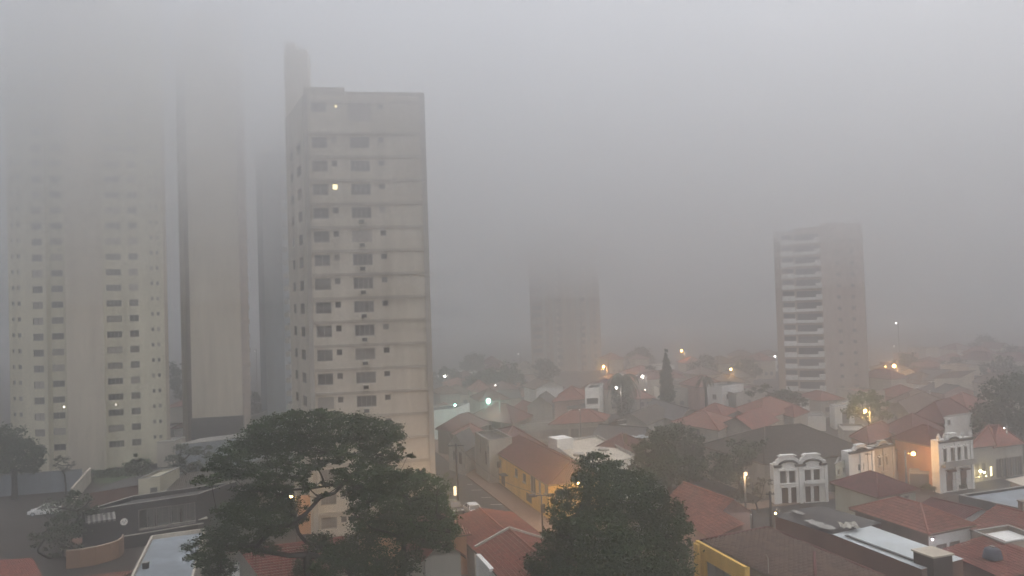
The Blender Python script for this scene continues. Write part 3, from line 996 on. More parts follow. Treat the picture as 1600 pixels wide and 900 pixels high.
yh = house('yellow two storey house with brown tile roof and dark windows along the sloping street', (765, 699), (857, 757), P(857, 757, 4.7) + D2 * 8.8, 4.7,
           roof='hip', rh=2.1, axis=0, wall=M_yellow, tile=M_tile_dark, fine=1, hip=3.0, over=.15,
           ops={0: [W(780.8, 723.6, 1.5, 1.1), W(806.3, 738.7, 1.5, 1.2), W(819, 747, 1.6, 1.25), W(832.4, 757, 2.4, 2.4), W(843, 761.5, 1.1, 1.7), W(853, 765, 1.5, 1.3),
                    W(786, 754, 2.3, 2.1, 'd'), W(826, 778, 2.6, 1.2, 'r'), W(772, 738, .8, 1.0)], 1: [W(879, 772, 2.2, 1.3, 'b')]})
mb = MB()
o = yh.location
for (px, py) in ((793, 727), (793.5, 735)):
    pass
mb.box(ST(((P(798, 765) - W0).dot(D1)), 0.0) - o - D2 * .5 + ZUP * 2.35, (.9, .5, .06), (D1, D2, ZUP))
mb.build('door_canopy', M_dark, yh)
mb = MB(); mb.box((P(866, 815) - o) - D2 * 0.0 + ZUP * 0.35, (12, .03, .35), (D1, D2, ZUP)); 
for i, (px, py) in enumerate(((797, 726), (797, 734))):
    pass
lan = MB(); c_ = W0 + D1 * ((P(790, 758) - W0).dot(D1)) - D2 * .25 - o
lan.box(c_ + ZUP * 3.3, (.18, .2, .45), (D1, D2, ZUP)); lan.box(c_ + D2 * .15 + ZUP * 3.75, (.05, .3, .05), (D1, D2, ZUP)); lan.build('wall_sign', M_dark, yh)
house('narrow pale facade house with tall pilasters just beyond the yellow house', (742, 680), (764, 693), (800, 688), 6.4, roof='flat', par=.5, wall=M_offwhite, tile=M_fibre,
      ops={0: [W(750, 694, .9, 3.0), W(759, 716, 1.2, 2.2, 'd'), W(762, 703, .8, 1.5)]}, clutter=[('antenna', .4, .5)])
house('large brown hip roof behind the pale facade, joined to the yellow house', (757, 676), (784, 699), (852, 697), 5.2, roof='hip', rh=2.2, axis=1, wall=M_brownbeige, tile=M_tile_dark)
house('pale house with dark pitched roof at the top of the street', (701, 694), (726, 702), (746, 690), 4.4, roof='gable', rh=2.0, axis=1, wall=M_offwhite, tile=M_fibre,
      ops={0: [W(709, 712, 1.1, 1.6), W(719, 716, 1.3, 2.0, 'd')]})
house('low cream house with reddish roof beside the street lamp pole', (708, 676), (735, 686), (762, 676), 5.0, roof='hip', rh=1.7, axis=1, wall=M_beige, tile=M_tile_red, ops={0: [W(722, 694)]})
house('plain white block with a lamp on its corner, right beside the beige tower', (650, 646), (712, 640), P(712, 640, 6.0) + Vector((2.5, 9, 0)), 6.0, roof='flat', par=.3, wall=M_white, tile=M_fibre)
house('dark red roofed house between the white block and the street', (684, 668), (722, 674), (764, 660), 5.0, roof='hip', rh=2.2, axis=1, wall=M_brownbeige, tile=M_tile_dark)
house('brown house with broad roof below the bright white lamp', (735, 650), (800, 660), (830, 648), 5.0, roof='hip', rh=2.6, axis=0, wall=M_brownbeige, tile=M_tile_dark, ops={0: [W(770, 664), W(785, 666)]})
house('low row of garages with a pale wall and thin columns', (790, 668), (900, 659), (904, 655), 3.6, roof='flat', par=.3, wall=M_offwhite, tile=M_tile_red,
      ops={0: [('b', .12 + .15 * i, .6, 2.2, 1.8) for i in range(6)]})
house('long low house with pale pillars and a pinkish tile roof', (861, 661), (942, 656), (950, 648), 3.8, roof='hip', rh=1.9, axis=0, wall=M_offwhite, tile=M_tile_red,
      ops={0: [('b', .08, .5, 1.8, 1.9), ('b', .24, .5, 1.8, 1.9), ('w', .45, .5, 1.8, 1.9), ('b', .72, .5, 3.2, 1.9), ('w', .92, .5, 1.4, 1.9)]})
house('white walled shed whose roof slants down, in front of the pink roof', (824, 634), (863, 633), P(863, 633, 5) + Vector((2, 9, 0)), 5.0, roof='gable', rh=2.2, axis=1, wall=M_offwhite, tile=M_fibre)
house('tall pinkish red building with a row of small windows near its base', (866, 626), (913, 622), P(913, 622, 6) + Vector((2, 12, 0)), 6.0, roof='hip', rh=2.4, axis=0, wall=M_pink, tile=M_tile_red,
      ops={0: [('w', .1 + .16 * i, .8, 1.4, 1.0) for i in range(6)]})
house('slim white building with stacked windows left of the big palm', (914, 609), (936, 608), P(936, 608, 9) + Vector((2, 9, 0)), 9.0, roof='flat', par=.4, wall=M_white, tile=M_fibre,
      ops={0: [('w', .5, 1.2 + 2.3 * i, 2.6, 1.3) for i in range(3)]})
fb_ = house('flat roofed pale building with rooftop room, behind the yellow house', (857, 694), (914, 733), (1000, 718), 5.2, roof='flat', par=.35, wall=M_white, tile=M_beige, ops={0: [W(886, 722, 1.6, .9)]})
a_, b_ = P(871, 704, 5.2), P(896, 701, 5.2)
addbox(fb_, 'rooftop_room', M_white, a_, b_, 5.2, 6.9, 3.2)
mb = MB()
for px, py in ((905, 712), (943, 704)):
    c_ = P(px, py, 5.2) - fb_.location
    mb = MB(); mb.lathe(c_, [(0, 0), (.9, 0), (.9, .3), (.7, .4), (0, .4)], 12); mb.build('roof_vent', M_slab, fb_)

house('house with brown chimney block and dark roof among the trees', (930, 700), (976, 705), (1010, 690), 5.0, roof='hip', rh=1.8, axis=0, wall=M_brown, tile=M_tile_dark, clutter=[('chimney', .8, .3)])
house('long dark roof with broken white sheets along its edge', (925, 684), (1000, 690), (1022, 676), 4.6, roof='gable', rh=1.6, axis=0, wall=M_brownbeige, tile=M_fibre)
wp = MB()
for i, (px, py) in enumerate(((975, 684), (981, 683.5), (988, 682), (995, 683), (1002, 680.5), (1007, 683))):
    c_ = P(px, py, 5.9); wp.box(c_, (.5 + .2 * (i % 2), .45, .05), (D2, D1, ZUP))
tag(wp.build('roof_sheet', M_metal), 'white metal sheets patching the dark roof beside the dense trees', 'roof sheets', None, 'stuff')
house('grey fibre roof shed with a bright white end wall', (941, 668), (964, 664), (1010, 656), 4.0, roof='shed', rh=1.0, axis=1, wall=M_white, tile=M_tile_grey)
house('broad grey roof below the big palm', (962, 655), (1010, 662), (1050, 646), 4.5, roof='gable', rh=1.6, axis=1, wall=M_offwhite, tile=M_tile_grey)
house('long pale grey roof at the foot of the cypress', (1005, 640), (1060, 658), (1090, 642), 4.5, roof='gable', rh=1.5, axis=0, wall=M_offwhite, tile=M_fibre)
house('orange tiled house with wide roof right of the dense dark trees', (1052, 658), (1122, 671), (1152, 655), 4.5, roof='hip', rh=1.9, axis=0, wall=M_beige, tile=M_tile_orange, ops={0: [W(1090, 676)]})
house('low house with reddish roof under the small palm', (1085, 645), (1128, 650), (1150, 640), 4.5, roof='hip', rh=1.7, axis=0, wall=M_offwhite, tile=M_tile_red)
house('white two storey house right of the small palm', (1103, 603), (1128, 606), (1162, 602), 7.0, roof='flat', par=.5, wall=M_white, tile=M_fibre, ops={1: [('w', .3, 4.2, 1.6, 1.2), ('w', .7, 4.2, 1.6, 1.2), ('w', .5, 1, 2, 1.4)], 0: [('w', .5, 4, 1.5, 1.2)]})
house('white building with dark garage beneath, behind the pinkish roofs', (1128, 612), (1150, 618), (1168, 612), 5.5, roof='flat', par=.4, wall=M_offwhite, tile=M_fibre, ops={1: [('r', .5, .2, 3, 2.5)]})
house('long pinkish tan roof in front of the balcony tower', (1148, 638), (1190, 655), (1250, 636), 4.5, roof='hip', rh=2.2, axis=1, wall=M_beige, tile=M_tile_orange)
house('dull red roof between the pinkish roof and the great grey hall', (1125, 662), (1178, 672), (1215, 655), 4.5, roof='gable', rh=1.8, axis=1, wall=M_beige, tile=M_tile_red)
house('small red hip roof beneath the balcony tower', (1216, 644), (1240, 650), (1262, 642), 4.2, roof='hip', rh=1.5, axis=0, wall=M_offwhite, tile=M_tile_red)
house('white gateway building at the foot of the balcony tower', (1296, 634), (1304, 638), (1334, 630), 4.5, roof='flat', par=.3, wall=M_white, tile=M_slab, ops={1: [('r', .55, .2, 3.5, 3.0)]})
house('low white wall house with cars beside the balcony tower', (1255, 652), (1290, 652), P(1290, 652, 2.8) + Vector((1.5, 6, 0)), 2.8, roof='flat', par=.3, wall=M_white, tile=M_slab)
# the great hall and the white ornamental facade
house('great grey brown tiled hall roof behind the white ornamental facade', G(1184, 107.5, 5), G(1352, 113, 5), G(1352, 113, 5) + Vector((-5, 15, 0)), 5.0, roof='hip', rh=3.4, axis=0, wall=M_offwhite, tile=M_tile_grey, fine=1, over=.2, hip=6)
house('orange tinted house with tiled roof and pale side wall, right behind the great hall', (1330, 680), (1357, 690), (1404, 674), 5.0, roof='hip', rh=1.6, axis=1, wall=M_orange, tile=M_tile_orange, ops={1: [W(1380, 690)]})
gb = house('white wall with a dark round emblem above the great hall roof', (1318, 676), (1359, 676), P(1359, 676, 5) + Vector((2, 7, 0)), 5.0, roof='flat', par=.3, wall=M_offwhite, tile=M_slab)
mb = MB(); c_ = P(1340, 681, 4.2) - gb.location; c_ = (P(1318, 676, 5) * .46 + P(1359, 676, 5) * .54) - gb.location - Vector((0, .04, .5))
N = 14
ring = [(c_.x + .55 * math.cos(2 * math.pi * i / N), c_.y - .05, c_.z + .55 * math.sin(2 * math.pi * i / N)) for i in range(N)]
mb.face(ring); mb.box(c_ + Vector((0, -.02, 0)), (.5, .02, .5)); mb.build('emblem', M_bluegrey, gb)


def ornate(label, L_, R_2, ztop, humps, wall, ops, depth=1.2, cornice=None, group=None, arches=()):
    """a tall facade slab with humped gable outline, cornices, arched hoods and openings; L_, R_2: world base points left and right"""
    t = thing('facade_house', label, 'house', L_, 0, group)
    e = (R_2 - L_); e.z = 0; Ln = e.length; e.normalize(); nn = Vector((e.y, -e.x, 0))
    mb = MB()
    ops_ = [(o_[1] * Ln - o_[3] / 2, o_[1] * Ln + o_[3] / 2, o_[2], o_[2] + o_[4], o_[0]) for o_ in ops]
    Z = Vector((0, 0, 0))
    grid_wall(mb, Z, e * Ln, -.3, ztop, ops_, depth=.25)
    bk = -nn * depth
    for p, q in ((e * Ln, e * Ln + bk), (e * Ln + bk, bk), (bk, Z)):
        grid_wall(mb, p, q, -.3, ztop, [])
    mb.face([(p + ZUP * ztop) for p in (Z, e * Ln, e * Ln + bk, bk)])
    mb.build('wall', wall, t)
    for o_ in ops_:
        put_window(t, Z, e, nn, o_, depth=.2, style={'d': 'door', 'w': 'plain', 'r': 'roller', 's': 'shutter'}[o_[4]], name={'d': 'door', 'r': 'roller_door'}.get(o_[4], 'window'))
    for (c, hw, hh) in humps:           # curved gable: stepped base, arch and cap
        g = MB()
        pr = [(-1.0, 0), (-1.0, .28), (-.82, .30), (-.78, .5)] + [(-.7 * math.cos(a), .5 + .42 * math.sin(a)) for a in [math.pi * k / 8 for k in range(1, 8)]] + [(.78, .5), (.82, .30), (1.0, .28), (1.0, 0)]
        f, bq = [], []
        for x, z in pr:
            f.append(e * (c * Ln + x * hw) + ZUP * (ztop + z * hh) + nn * .06); bq.append(f[-1] - nn * .5)
        g.face(f[::-1] if (f[1] - f[0]).cross(f[-1] - f[0]).dot(nn) < 0 else f); g.face(bq)
        for i in range(len(f) - 1):
            g.face([f[i], f[i + 1], bq[i + 1], bq[i]])
        g.build('gable', wall, t)
        g = MB(); g.box(e * (c * Ln) + ZUP * (ztop + hh * .98) - nn * .2, (hw * .5, .38, .07), (e, nn, ZUP)); g.box(e * (c * Ln) + ZUP * (ztop + hh * .9) - nn * .2, (hw * .66, .34, .05), (e, nn, ZUP)); g.build('gable_cap', wall, t)
        g = MB()
        ar = [(-.68 * math.cos(a) * hw, .02 * hh + .5 * hh * math.sin(a)) for a in [math.pi * (.08 + .84 * k / 10) for k in range(11)]]
        g.tube([e * (c * Ln + x) + ZUP * (ztop + z - .15) + nn * .2 for x, z in ar], .16, 5); g.build('arched_hood', M_fibre, t, smooth=True)
    segs = cornice or [(0, 1)]
    for a, b2 in segs:
        g = MB(); g.box(e * ((a + b2) / 2 * Ln) + ZUP * (ztop - .12) + nn * .16, ((b2 - a) / 2 * Ln, .2, .1), (e, nn, ZUP)); g.box(e * ((a + b2) / 2 * Ln) + ZUP * (ztop - .3) + nn * .1, ((b2 - a) / 2 * Ln - .03, .12, .07), (e, nn, ZUP)); g.build('cornice', M_fibre, t)
    for o_ in ops_:                     # window surrounds and crowns
        if o_[4] in 'wd':
            g = MB(); u = (o_[0] + o_[1]) / 2; hw = (o_[1] - o_[0]) / 2
            g.box(e * u + ZUP * (o_[3] + .12) + nn * .1, (hw + .18, .12, .1), (e, nn, ZUP)); g.box(e * u + ZUP * (o_[3] + .3) + nn * .08, (hw * .45, .08, .1), (e, nn, ZUP))
            g.build('window_crown', wall, t)
            if o_[4] == 'w':
                g = MB(); g.box(e * u + ZUP * (o_[2] - .06) + nn * .1, (hw + .12, .13, .06), (e, nn, ZUP)); g.build('sill', wall, t)
    for u in (0.015, .5, .985):
        g = MB(); g.box(e * (u * Ln) + ZUP * (ztop / 2 - .2) + nn * .08, (.22, .08, ztop / 2 - .15), (e, nn, ZUP)); g.build('pilaster', wall, t)
    return t, e, nn, Ln


wf, e_, nn, Ln = ornate('white two storey facade with twin curved gables, lit orange by the street lamp', P(1211, 789), P(1293, 784), 5.35,
                        [(.27, 1.95, 1.25), (.73, 1.95, 1.25)], M_white,
                        [('w', .18, 2.8, .95, 1.7), ('w', .35, 2.8, .95, 1.7), ('w', .65, 2.9, .95, 1.6), ('w', .82, 2.9, .95, 1.6),
                         ('d', .2, .1, .95, 2.15), ('d', .37, .1, .8, 2.15), ('d', .64, .1, .8, 2.15), ('d', .8, .1, .8, 2.15)], cornice=[(0, .14), (.4, .6), (.87, 1)])
bl = MB()
for c in (.74,):
    bl.box(e_ * (c * Ln) + ZUP * 2.75 + nn * .35, (1.3, .35, .06), (e_, nn, ZUP)); bl.box(e_ * (c * Ln) + ZUP * 3.0 + nn * .66, (1.3, .04, .22), (e_, nn, ZUP))
bl.build('balcony', M_white, wf)
house('pale green side house with two dark windows, leaning on the ornamental facade', G(1294, 106.5, 4.6), G(1313, 109, 4.6), G(1320, 116, 4.6), 4.6, roof='flat', par=.2, wall=M_mint, tile=M_fibre,
      ops={0: [('w', .25, 3.1, .7, .8), ('w', .7, 3.1, .7, .8)]})
house('low pale side wall left of the ornamental facade, lit orange', G(1186, 112, 4.5), G(1207, 104.5, 4.5), G(1214, 106, 4.5), 4.5, roof='flat', par=.1, wall=M_offwhite, tile=M_tile_grey)
ornate('cream facade with one curved gable and a dark garage opening', G(1315, 108), G(1353, 110.3), 6.1, [(.5, 1.5, .75)], M_white, [('r', .5, 3.2, 1.3, .9), ('w', .25, .9, .8, 1.4), ('w', .75, .9, .8, 1.4)])
ornate('dull lilac grey facade with small arched gable, right of the cream facade', G(1354, 111), G(1385, 113), 6.1, [(.5, 1.3, .6)], M_offwhite, [('w', .3, 3.2, .6, 1.2), ('w', .62, 3.2, .6, 1.2), ('d', .5, .1, .9, 2.1)])
house('grey low house with dark side openings between the lilac facade and the orange wall', G(1385, 115, 4.6), G(1400, 117, 4.6), G(1412, 128, 4.6), 4.6, roof='shed', rh=.8, wall=M_offwhite, tile=M_fibre, ops={0: [('w', .5, 1.2, 1.2, 1.6)]})
# pink building with the ornate front
house('orange washed long house wall with dark red hip roof, lit by the strong street lamp', (1398, 681), (1455, 693), P(1455, 693, 6.6) + D2 * 5.0, 6.6, roof='hip', rh=1.9, axis=0, wall=M_orange, tile=M_tile_dark, fine=1, hip=3)
of, e_, nn, Ln = ornate('ornate cream two storey front with balcony and two reddish arched doorways', G(1455, 107.6), G(1507, 109.8), 7.3, [(.45, 1.2, .8)], M_white,
                        [('w', .2, 4.2, .7, 1.9), ('w', .42, 4.2, .7, 1.9), ('w', .62, 4.2, .7, 1.9), ('w', .82, 4.2, .6, 1.9), ('d', .3, .1, 1.3, 2.7), ('d', .72, .1, 1.2, 2.7)])
bl = MB(); bl.box(e_ * (Ln / 2) + ZUP * 3.75 + nn * .45, (Ln / 2 - .2, .45, .1), (e_, nn, ZUP)); bl.box(e_ * (Ln / 2) + ZUP * 4.15 + nn * .85, (Ln / 2 - .2, .05, .3), (e_, nn, ZUP)); bl.build('balcony', M_slab, of)
for u in (.3, .72):
    aw = MB(); aw.box(e_ * (u * Ln) + ZUP * 3.0 + nn * .3, (.72, .3, .12), (e_, nn, ZUP)); aw.box(e_ * (u * Ln) + ZUP * 2.2 + nn * .03, (.5, .04, .5), (e_, nn, ZUP)); aw.build('awning', M_brown, of)
mb = MB()
for u in (.02, .98, .2, .75):
    mb.lathe(e_ * (u * Ln) + ZUP * 7.3 + nn * 0, [(.12, 0), (.12, .2), (.28, .3), (.28, .6), (.12, .8), (.16, .9), (0, 1.0)], 8)
mb.build('urn', M_white, of, smooth=True)
house('cream shop row with reddish roof and pale cornice, warm lights in its doorway', G(1507, 113, 5.2), G(1543, 114.5, 5.2), G(1560, 130, 5.2), 5.2, roof='hip', rh=1.6, wall=M_offwhite, tile=M_tile_red,
      ops={0: [('w', .2, .7, .9, 2.0), ('w', .5, .7, .9, 2.0), ('l', .82, .5, .7, 1.6)]})
house('long shopfront with dark open bays under a wide reddish roof', G(1543, 114.6, 4.6), G(1586, 116.5, 4.6), P(1586, 700, 4.6) + Vector((6, 12, 0)), 5.0, roof='hip', rh=2.0, axis=0, wall=M_offwhite, tile=M_tile_red,
      ops={0: [('w', .12 + .19 * i, .1, 1.3, 2.9) for i in range(5)]})
house('low cream garden wall and grey gate left of the ornate front', G(1408, 111, 2.4), G(1455, 109.6, 2.4), G(1456, 111, 2.4), 2.3, roof='flat', par=.2, wall=M_offwhite, tile=M_slab, ops={0: [('r', .25, .1, 3.0, 2.0)]})
house('white blank block standing up behind the ornate front', (1476, 655), (1514, 650), (1518, 647), 7.5, roof='flat', par=.3, wall=M_white, tile=M_slab, ops={0: [W(1483, 660, .8, .8)]})
house('pink house with small dark window beside the white blank block', (1516, 655), (1541, 652), (1548, 645), 6.5, roof='hip', rh=1.0, wall=M_pink, tile=M_tile_red, ops={0: [W(1528, 661, .9, .9)]})
house('broad dark red hip roof behind the lamp lit orange wall', (1379, 668), (1425, 684), (1475, 668), 5.5, roof='hip', rh=2.4, axis=0, wall=M_brownbeige, tile=M_tile_dark)
house('house with pale fascia and big dull red roof two rows behind the ornate front', (1425, 650), (1475, 658), (1520, 644), 6.0, roof='hip', rh=2.6, axis=1, wall=M_offwhite, tile=M_tile_dark, ops={0: [W(1445, 662)]})
house('pale gabled house with brownish roof above the broad dark red roof', (1385, 640), (1425, 650), (1462, 632), 5.0, roof='gable', rh=2.2, axis=1, wall=M_offwhite, tile=M_tile_old, ops={0: [W(1400, 655), W(1415, 658)]})
house('reddish brown roof among trees in the far row', (1462, 632), (1510, 642), (1545, 628), 5.0, roof='hip', rh=2.2, axis=0, wall=M_beige, tile=M_tile_red)
house('brownish roof right of the yellow street lamp', (1388, 626), (1430, 636), (1465, 622), 4.5, roof='hip', rh=2.0, axis=1, wall=M_beige, tile=M_tile_old)
house('tan warehouse with white end wall in the far fog', (1460, 592), (1500, 590), (1522, 588), 7.5, roof='shed', rh=1.5, axis=0, wall=M_tan, tile=M_tile_old)
house('low white house in the far row left of the tan warehouse', (1424, 612), (1452, 614), (1462, 606), 4.5, roof='flat', par=.3, wall=M_white, tile=M_slab)
house('pale long roof behind the tan warehouse', (1425, 592), (1470, 594), (1500, 586), 5.5, roof='gable', rh=2.0, axis=0, wall=M_white, tile=M_fibre)
# the near right
house('pale green house with dark red hip roof, between the ornamental facade and the red roof', (1304, 752), (1372, 773), (1430, 762), 4.5, roof='hip', rh=1.5, axis=0, wall=M_mint, tile=M_tile_dark, fine=1,
      ops={1: [W(1404, 776, .9, .9), W(1417, 780, .9, .9)]}, clutter=[('antenna', .3, .6)])
rr = house('big orange red hip roof house with brown side wall and cream front', (1336, 792), (1450, 829), (1514, 816), 5.9, roof='hip', rh=1.35, axis=0, wall=M_brownbeige, tile=M_tile_orange, fine=2,
           ops={1: [('b', .3, 2.3, 1.1, 1.9), ('b', .62, 2.3, 1.1, 1.9)]}, hip=3.2)
fr = MB(); o = rr.location; b2, c2 = P(1450, 829, 5.9), P(1514, 816, 5.9); d_ = (c2 - b2).normalized(); nn = Vector((d_.y, -d_.x, 0))
L_ = (c2 - b2).length
grid_wall(fr, (b2 - o) + nn * .03, (c2 - o) + nn * .03, 0, 5.6, [(.3 * L_ - .7, .3 * L_ + .7, 2.1, 4.4), (.62 * L_ - .7, .62 * L_ + .7, 2.1, 4.4)], depth=.02)
fr.build('front_render', M_white, rr)
house('brown tile roof with white edge strips behind the orange red roof', (1436, 790), (1508, 808), P(1508, 808, 4.6) + D2 * 4, 4.6, roof='gable', rh=.6, axis=0, wall=M_white, tile=M_tile_dark, fine=1)
house('low grey fibre roof along the lane right of the orange red roof', (1462, 785), (1560, 813), P(1560, 813, 3.2) + D2 * 4.5, 3.2, roof='shed', rh=.5, axis=0, wall=M_brownbeige, tile=M_tile_grey, fine=1)
house('dark flat roofed parking deck beyond the grey fibre roof', (1498, 777), (1606, 801), P(1606, 801, 4.2) + D2 * 14, 4.2, roof='flat', par=.25, wall=M_darkgrey, tile=M_bluegrey, cat='parking deck')
house('tan walled low house at the street corner by the parking deck', (1578, 750), (1612, 762), P(1612, 762, 3.4) + D2 * 10, 3.4, roof='shed', rh=.4, wall=M_tan, tile=M_tan)
house('red roof house near the cream box with a small white vent', (1516, 822), (1600, 848), P(1600, 848, 4.2) + D2 * 8, 4.2, roof='gable', rh=1.6, axis=0, wall=M_offwhite, tile=M_tile_red, fine=2, clutter=[('chimney', .4, .55)])
house('beige block with white parapet in front of the red roofs', (1520, 836), (1570, 856), P(1570, 856, 5.0) + D2 * 4.5, 5.0, roof='flat', par=.4, wall=M_tan2, tile=M_white, clutter=())
house('long red roof in the corner, running behind the dark masonry tank', (1478, 862), (1570, 902), P(1570, 902, 4.6) + D2 * 5.0, 4.6, roof='shed', rh=.7, axis=0, wall=M_brown, tile=M_tile_red, fine=2)
house('brown walled long building under a pale metal roof', (1302, 835), (1440, 889), P(1440, 889, 5.5) + D2 * 4.4, 5.5, roof='shed', rh=.25, axis=0, wall=M_brown, tile=M_metal, over=.08)
rs = MB(); a_, b_ = P(1322, 837, 5.62), P(1428, 876, 5.62); d_ = (b_ - a_).normalized(); rs.box((a_ + b_) / 2 + ZUP * .03, ((b_ - a_).length / 2, .17, .03), (d_, Vector((-d_.y, d_.x, 0)), ZUP))
tag(rs.build('roof_gutter', M_darkgrey), 'dark drain channel running along the pale metal roof', 'gutter')
house('long brown building with patched dark roof, nearer the street lamp', (1211, 806), (1303, 836), P(1303, 836, 5.4) + D2 * 5.5, 5.4, roof='shed', rh=.5, axis=0, wall=M_brown, tile=M_fibre, over=.1)
for i, (a, b2, lab) in enumerate((((1238, 799), (1256, 806), 'short weathered pale sheet lying on the patched dark roof'), ((1262, 815), (1300, 829), 'long pale sheet at the lower edge of the patched dark roof'), ((1312, 826), (1342, 826), 'crumpled cream tarpaulin heaped before the pale metal roof'))):
    a_, b_ = P(a[0], a[1], 5.75), P(b2[0], b2[1], 5.75); d_ = (b_ - a_).normalized(); k_ = Vector((-d_.y, d_.x, 0))
    mb = MB(); n_ = 9; L_ = (b_ - a_).length; wd = (.35, .55, .8)[i]
    vv = {}
    for u in range(n_ + 1):
        for v in range(4):
            vv[u, v] = a_ + d_ * (L_ * u / n_) + k_ * (wd * (v / 1.5 - 1) * RND.uniform(.8, 1.1)) + ZUP * (RND.uniform(0, .12 if i < 2 else .45) + .1)
    for u in range(n_):
        for v in range(3):
            mb.face([vv[u, v], vv[u + 1, v], vv[u + 1, v + 1], vv[u, v + 1]])
    tag(mb.build('roof_sheet' if i < 2 else 'tarpaulin', M_offwhite if i == 2 else M_slab), lab, 'roof sheet' if i < 2 else 'tarpaulin')
tk = thing('masonry_tank', 'dark square masonry tank with pale cap at the end of the metal roof', 'tank', P(1440, 888, 0) * 0 + Vector((P(1457, 862, 6.6).x, P(1457, 862, 6.6).y, 0)))
mb = MB(); mb.box((0, 0, 3.2), (1.0, 1.0, 3.3), (D2, D1, ZUP)); mb.build('wall', M_brown if False else mat('dark_brick', (0.07, 0.05, 0.04), streak=True), tk)
mb = MB(); mb.box((0, 0, 6.56), (1.12, 1.12, .07), (D2, D1, ZUP)); mb.build('cap', M_tan, tk)
wt = thing('water_tank', 'dark blue dome water tank on the red corner roof', 'tank', P(1551, 872, 5.0))
mb = MB(); mb.lathe((0, 0, 0), [(.75, 0), (.78, .1), (.62, .75), (.5, .85), (.2, .95), (0, .97)], 14); mb.build('tank_body', mat('tank_blue', (.07, .08, .1)), wt, smooth=True)
mb = MB(); mb.lathe((0, 0, .95), [(.2, 0), (.2, .08), (0, .1)], 10); mb.build('lid', M_slab, wt)
# near house with brown barrel tiles and yellow parapet
E1, E2, E3 = P(1094, 845, 7.0), P(1200, 824, 7.0), P(1375, 898, 7.0)
dl = (E3 - E2).normalized()
nh = thing('house', 'near house with brown barrel tile roof and yellow parapet wall', 'house', (E1.x, E1.y, 0))
o = nh.location.copy()
rm = MB()
Hp = P(1272, 864, 7.0)
F1, F2 = E1 + dl * 22, E2 + dl * 22
for v in (F1, F2): v.z = 7.0
mid = (E1 + E2) / 2 + ZUP * 0.9
HP2 = mid + dl * 9; 
tile_surface(rm, [E1 - o, E2 - o, F2 - o, F1 - o], (E2 - E1), fine=2, pitch=.5, course=.5)
r_ = rm.build('roof', M_tile_barrel, nh); r_['kind'] = 'stuff'
cp = MB(); ridge_cap(cp, Hp - o, Hp - o + (P(1274, 900, 7.0) - Hp).normalized() * 7, r=.12); ridge_cap(cp, E1 - o, E2 - o, r=.1); ridge_cap(cp, E2 - o, F2 - o, r=.1); cp.build('ridge_cap', M_tile_dark, nh, smooth=True)
mb = MB()
q = [E1 - o, E2 - o, F2 - o, F1 - o]; q = [Vector((p.x, p.y, 0)) for p in q]
mb.prism([(p.x, p.y) for p in q], -.2, 6.95); mb.build('wall', M_brownbeige, nh)
Y1, Y2 = P(1089, 845, 7.2) - o, P(1166, 887, 7.2) - o
d_ = (Y2 - Y1); d_.z = 0; L_ = d_.length; d_ /= L_; nn = Vector((d_.y, -d_.x, 0))
mb = MB()
ops = [(L_ * .2, L_ * .85, 3.6, 6.0)]
Y1.z = 0
grid_wall(mb, Y1 + nn * .15, Y1 + nn * .15 + d_ * L_, -.2, 7.25, ops, depth=.3)
mb.box(Y1 + d_ * L_ / 2 + nn * 0.0 + ZUP * 7.1, (L_ / 2, .14, .15), (d_, nn, ZUP))
grid_wall(mb, Y1 + nn * .15 + d_ * L_, Y1 + d_ * L_ - nn * .3, -.2, 7.25, [])
mb.build('parapet_wall', M_yellow, nh)
put_window(nh, Y1 + nn * .15, d_, nn, ops[0], depth=.25, paneM=M_glass_pale)
mb = MB(); mb.box(Y1 + d_ * .45 + nn * .3 + ZUP * 3.5, (.35, .12, 3.6), (d_, nn, ZUP)); mb.build('pilaster', M_yellow, nh)
ant = thing('antenna_mast', 'thin pale mast standing on the brown barrel tile roof', 'antenna', P(1201, 897, 7.0))
mb = MB(); mb.tube([(0, 0, 0), (0, 0, 1.2), (-.15, 0, 1.5)], .035, 5); mb.build('mast', M_offwhite, ant)
# salmon roofs by the round tree
house('salmon tiled roof house right of the round dark tree', (1050, 801), (1112, 842), P(1112, 842, 5.6) + D2 * 3.4, 5.4, roof='shed', rh=1.2, axis=0, wall=M_pink, tile=M_tile_orange, fine=2, over=.2)
house('upper salmon tiled roof with slanting front edge, by the street lamp pole', (1046, 776), (1120, 806), P(1120, 806, 5.6) + D2 * 4.0, 5.6, roof='gable', rh=1.4, axis=0, wall=M_pink, tile=M_tile_orange, fine=2, over=.2)
# near red roofs in the middle
qa = P(700, 813, 3.3)
house('long red tiled roof house at the bend of the street, parked cars beyond it', qa, qa + D1 * 11.5, qa + D1 * 11.5 + D2 * 7.8, 3.3, roof='gable', rh=.9, axis=0, wall=M_offwhite, tile=M_tile_red, fine=2, over=.2)
qa = P(743, 858, 5.0)
nr_ = house('red gabled roof house with white parapet edge nearest in the middle', qa, qa + D1 * 15, qa + D1 * 15 + D2 * 6.9, 5.0, roof='gable', rh=1.4, axis=0, wall=M_white, tile=M_tile_red, fine=2, over=.15)
o = nr_.location
mb = MB()
for (p_, q_) in ((qa, qa + D2 * 3.45 + ZUP * 1.4), (qa + D2 * 3.45 + ZUP * 1.4, qa + D2 * 6.9)):
    d_ = (q_ - p_); L_ = d_.length; d_.normalize(); mb.box((p_ + q_) / 2 - o + ZUP * .12 - D1 * .12, (L_ / 2, .12, .16), (d_, D1, D1.cross(d_)))
mb.build('parapet', M_offwhite, nr_)
mb = MB(); mb.box(qa - o + D1 * 4 - D2 * .25 + ZUP * .0, (2.2, .2, .12), (D1, D2, ZUP)); mb.build('gutter', M_white, nr_)
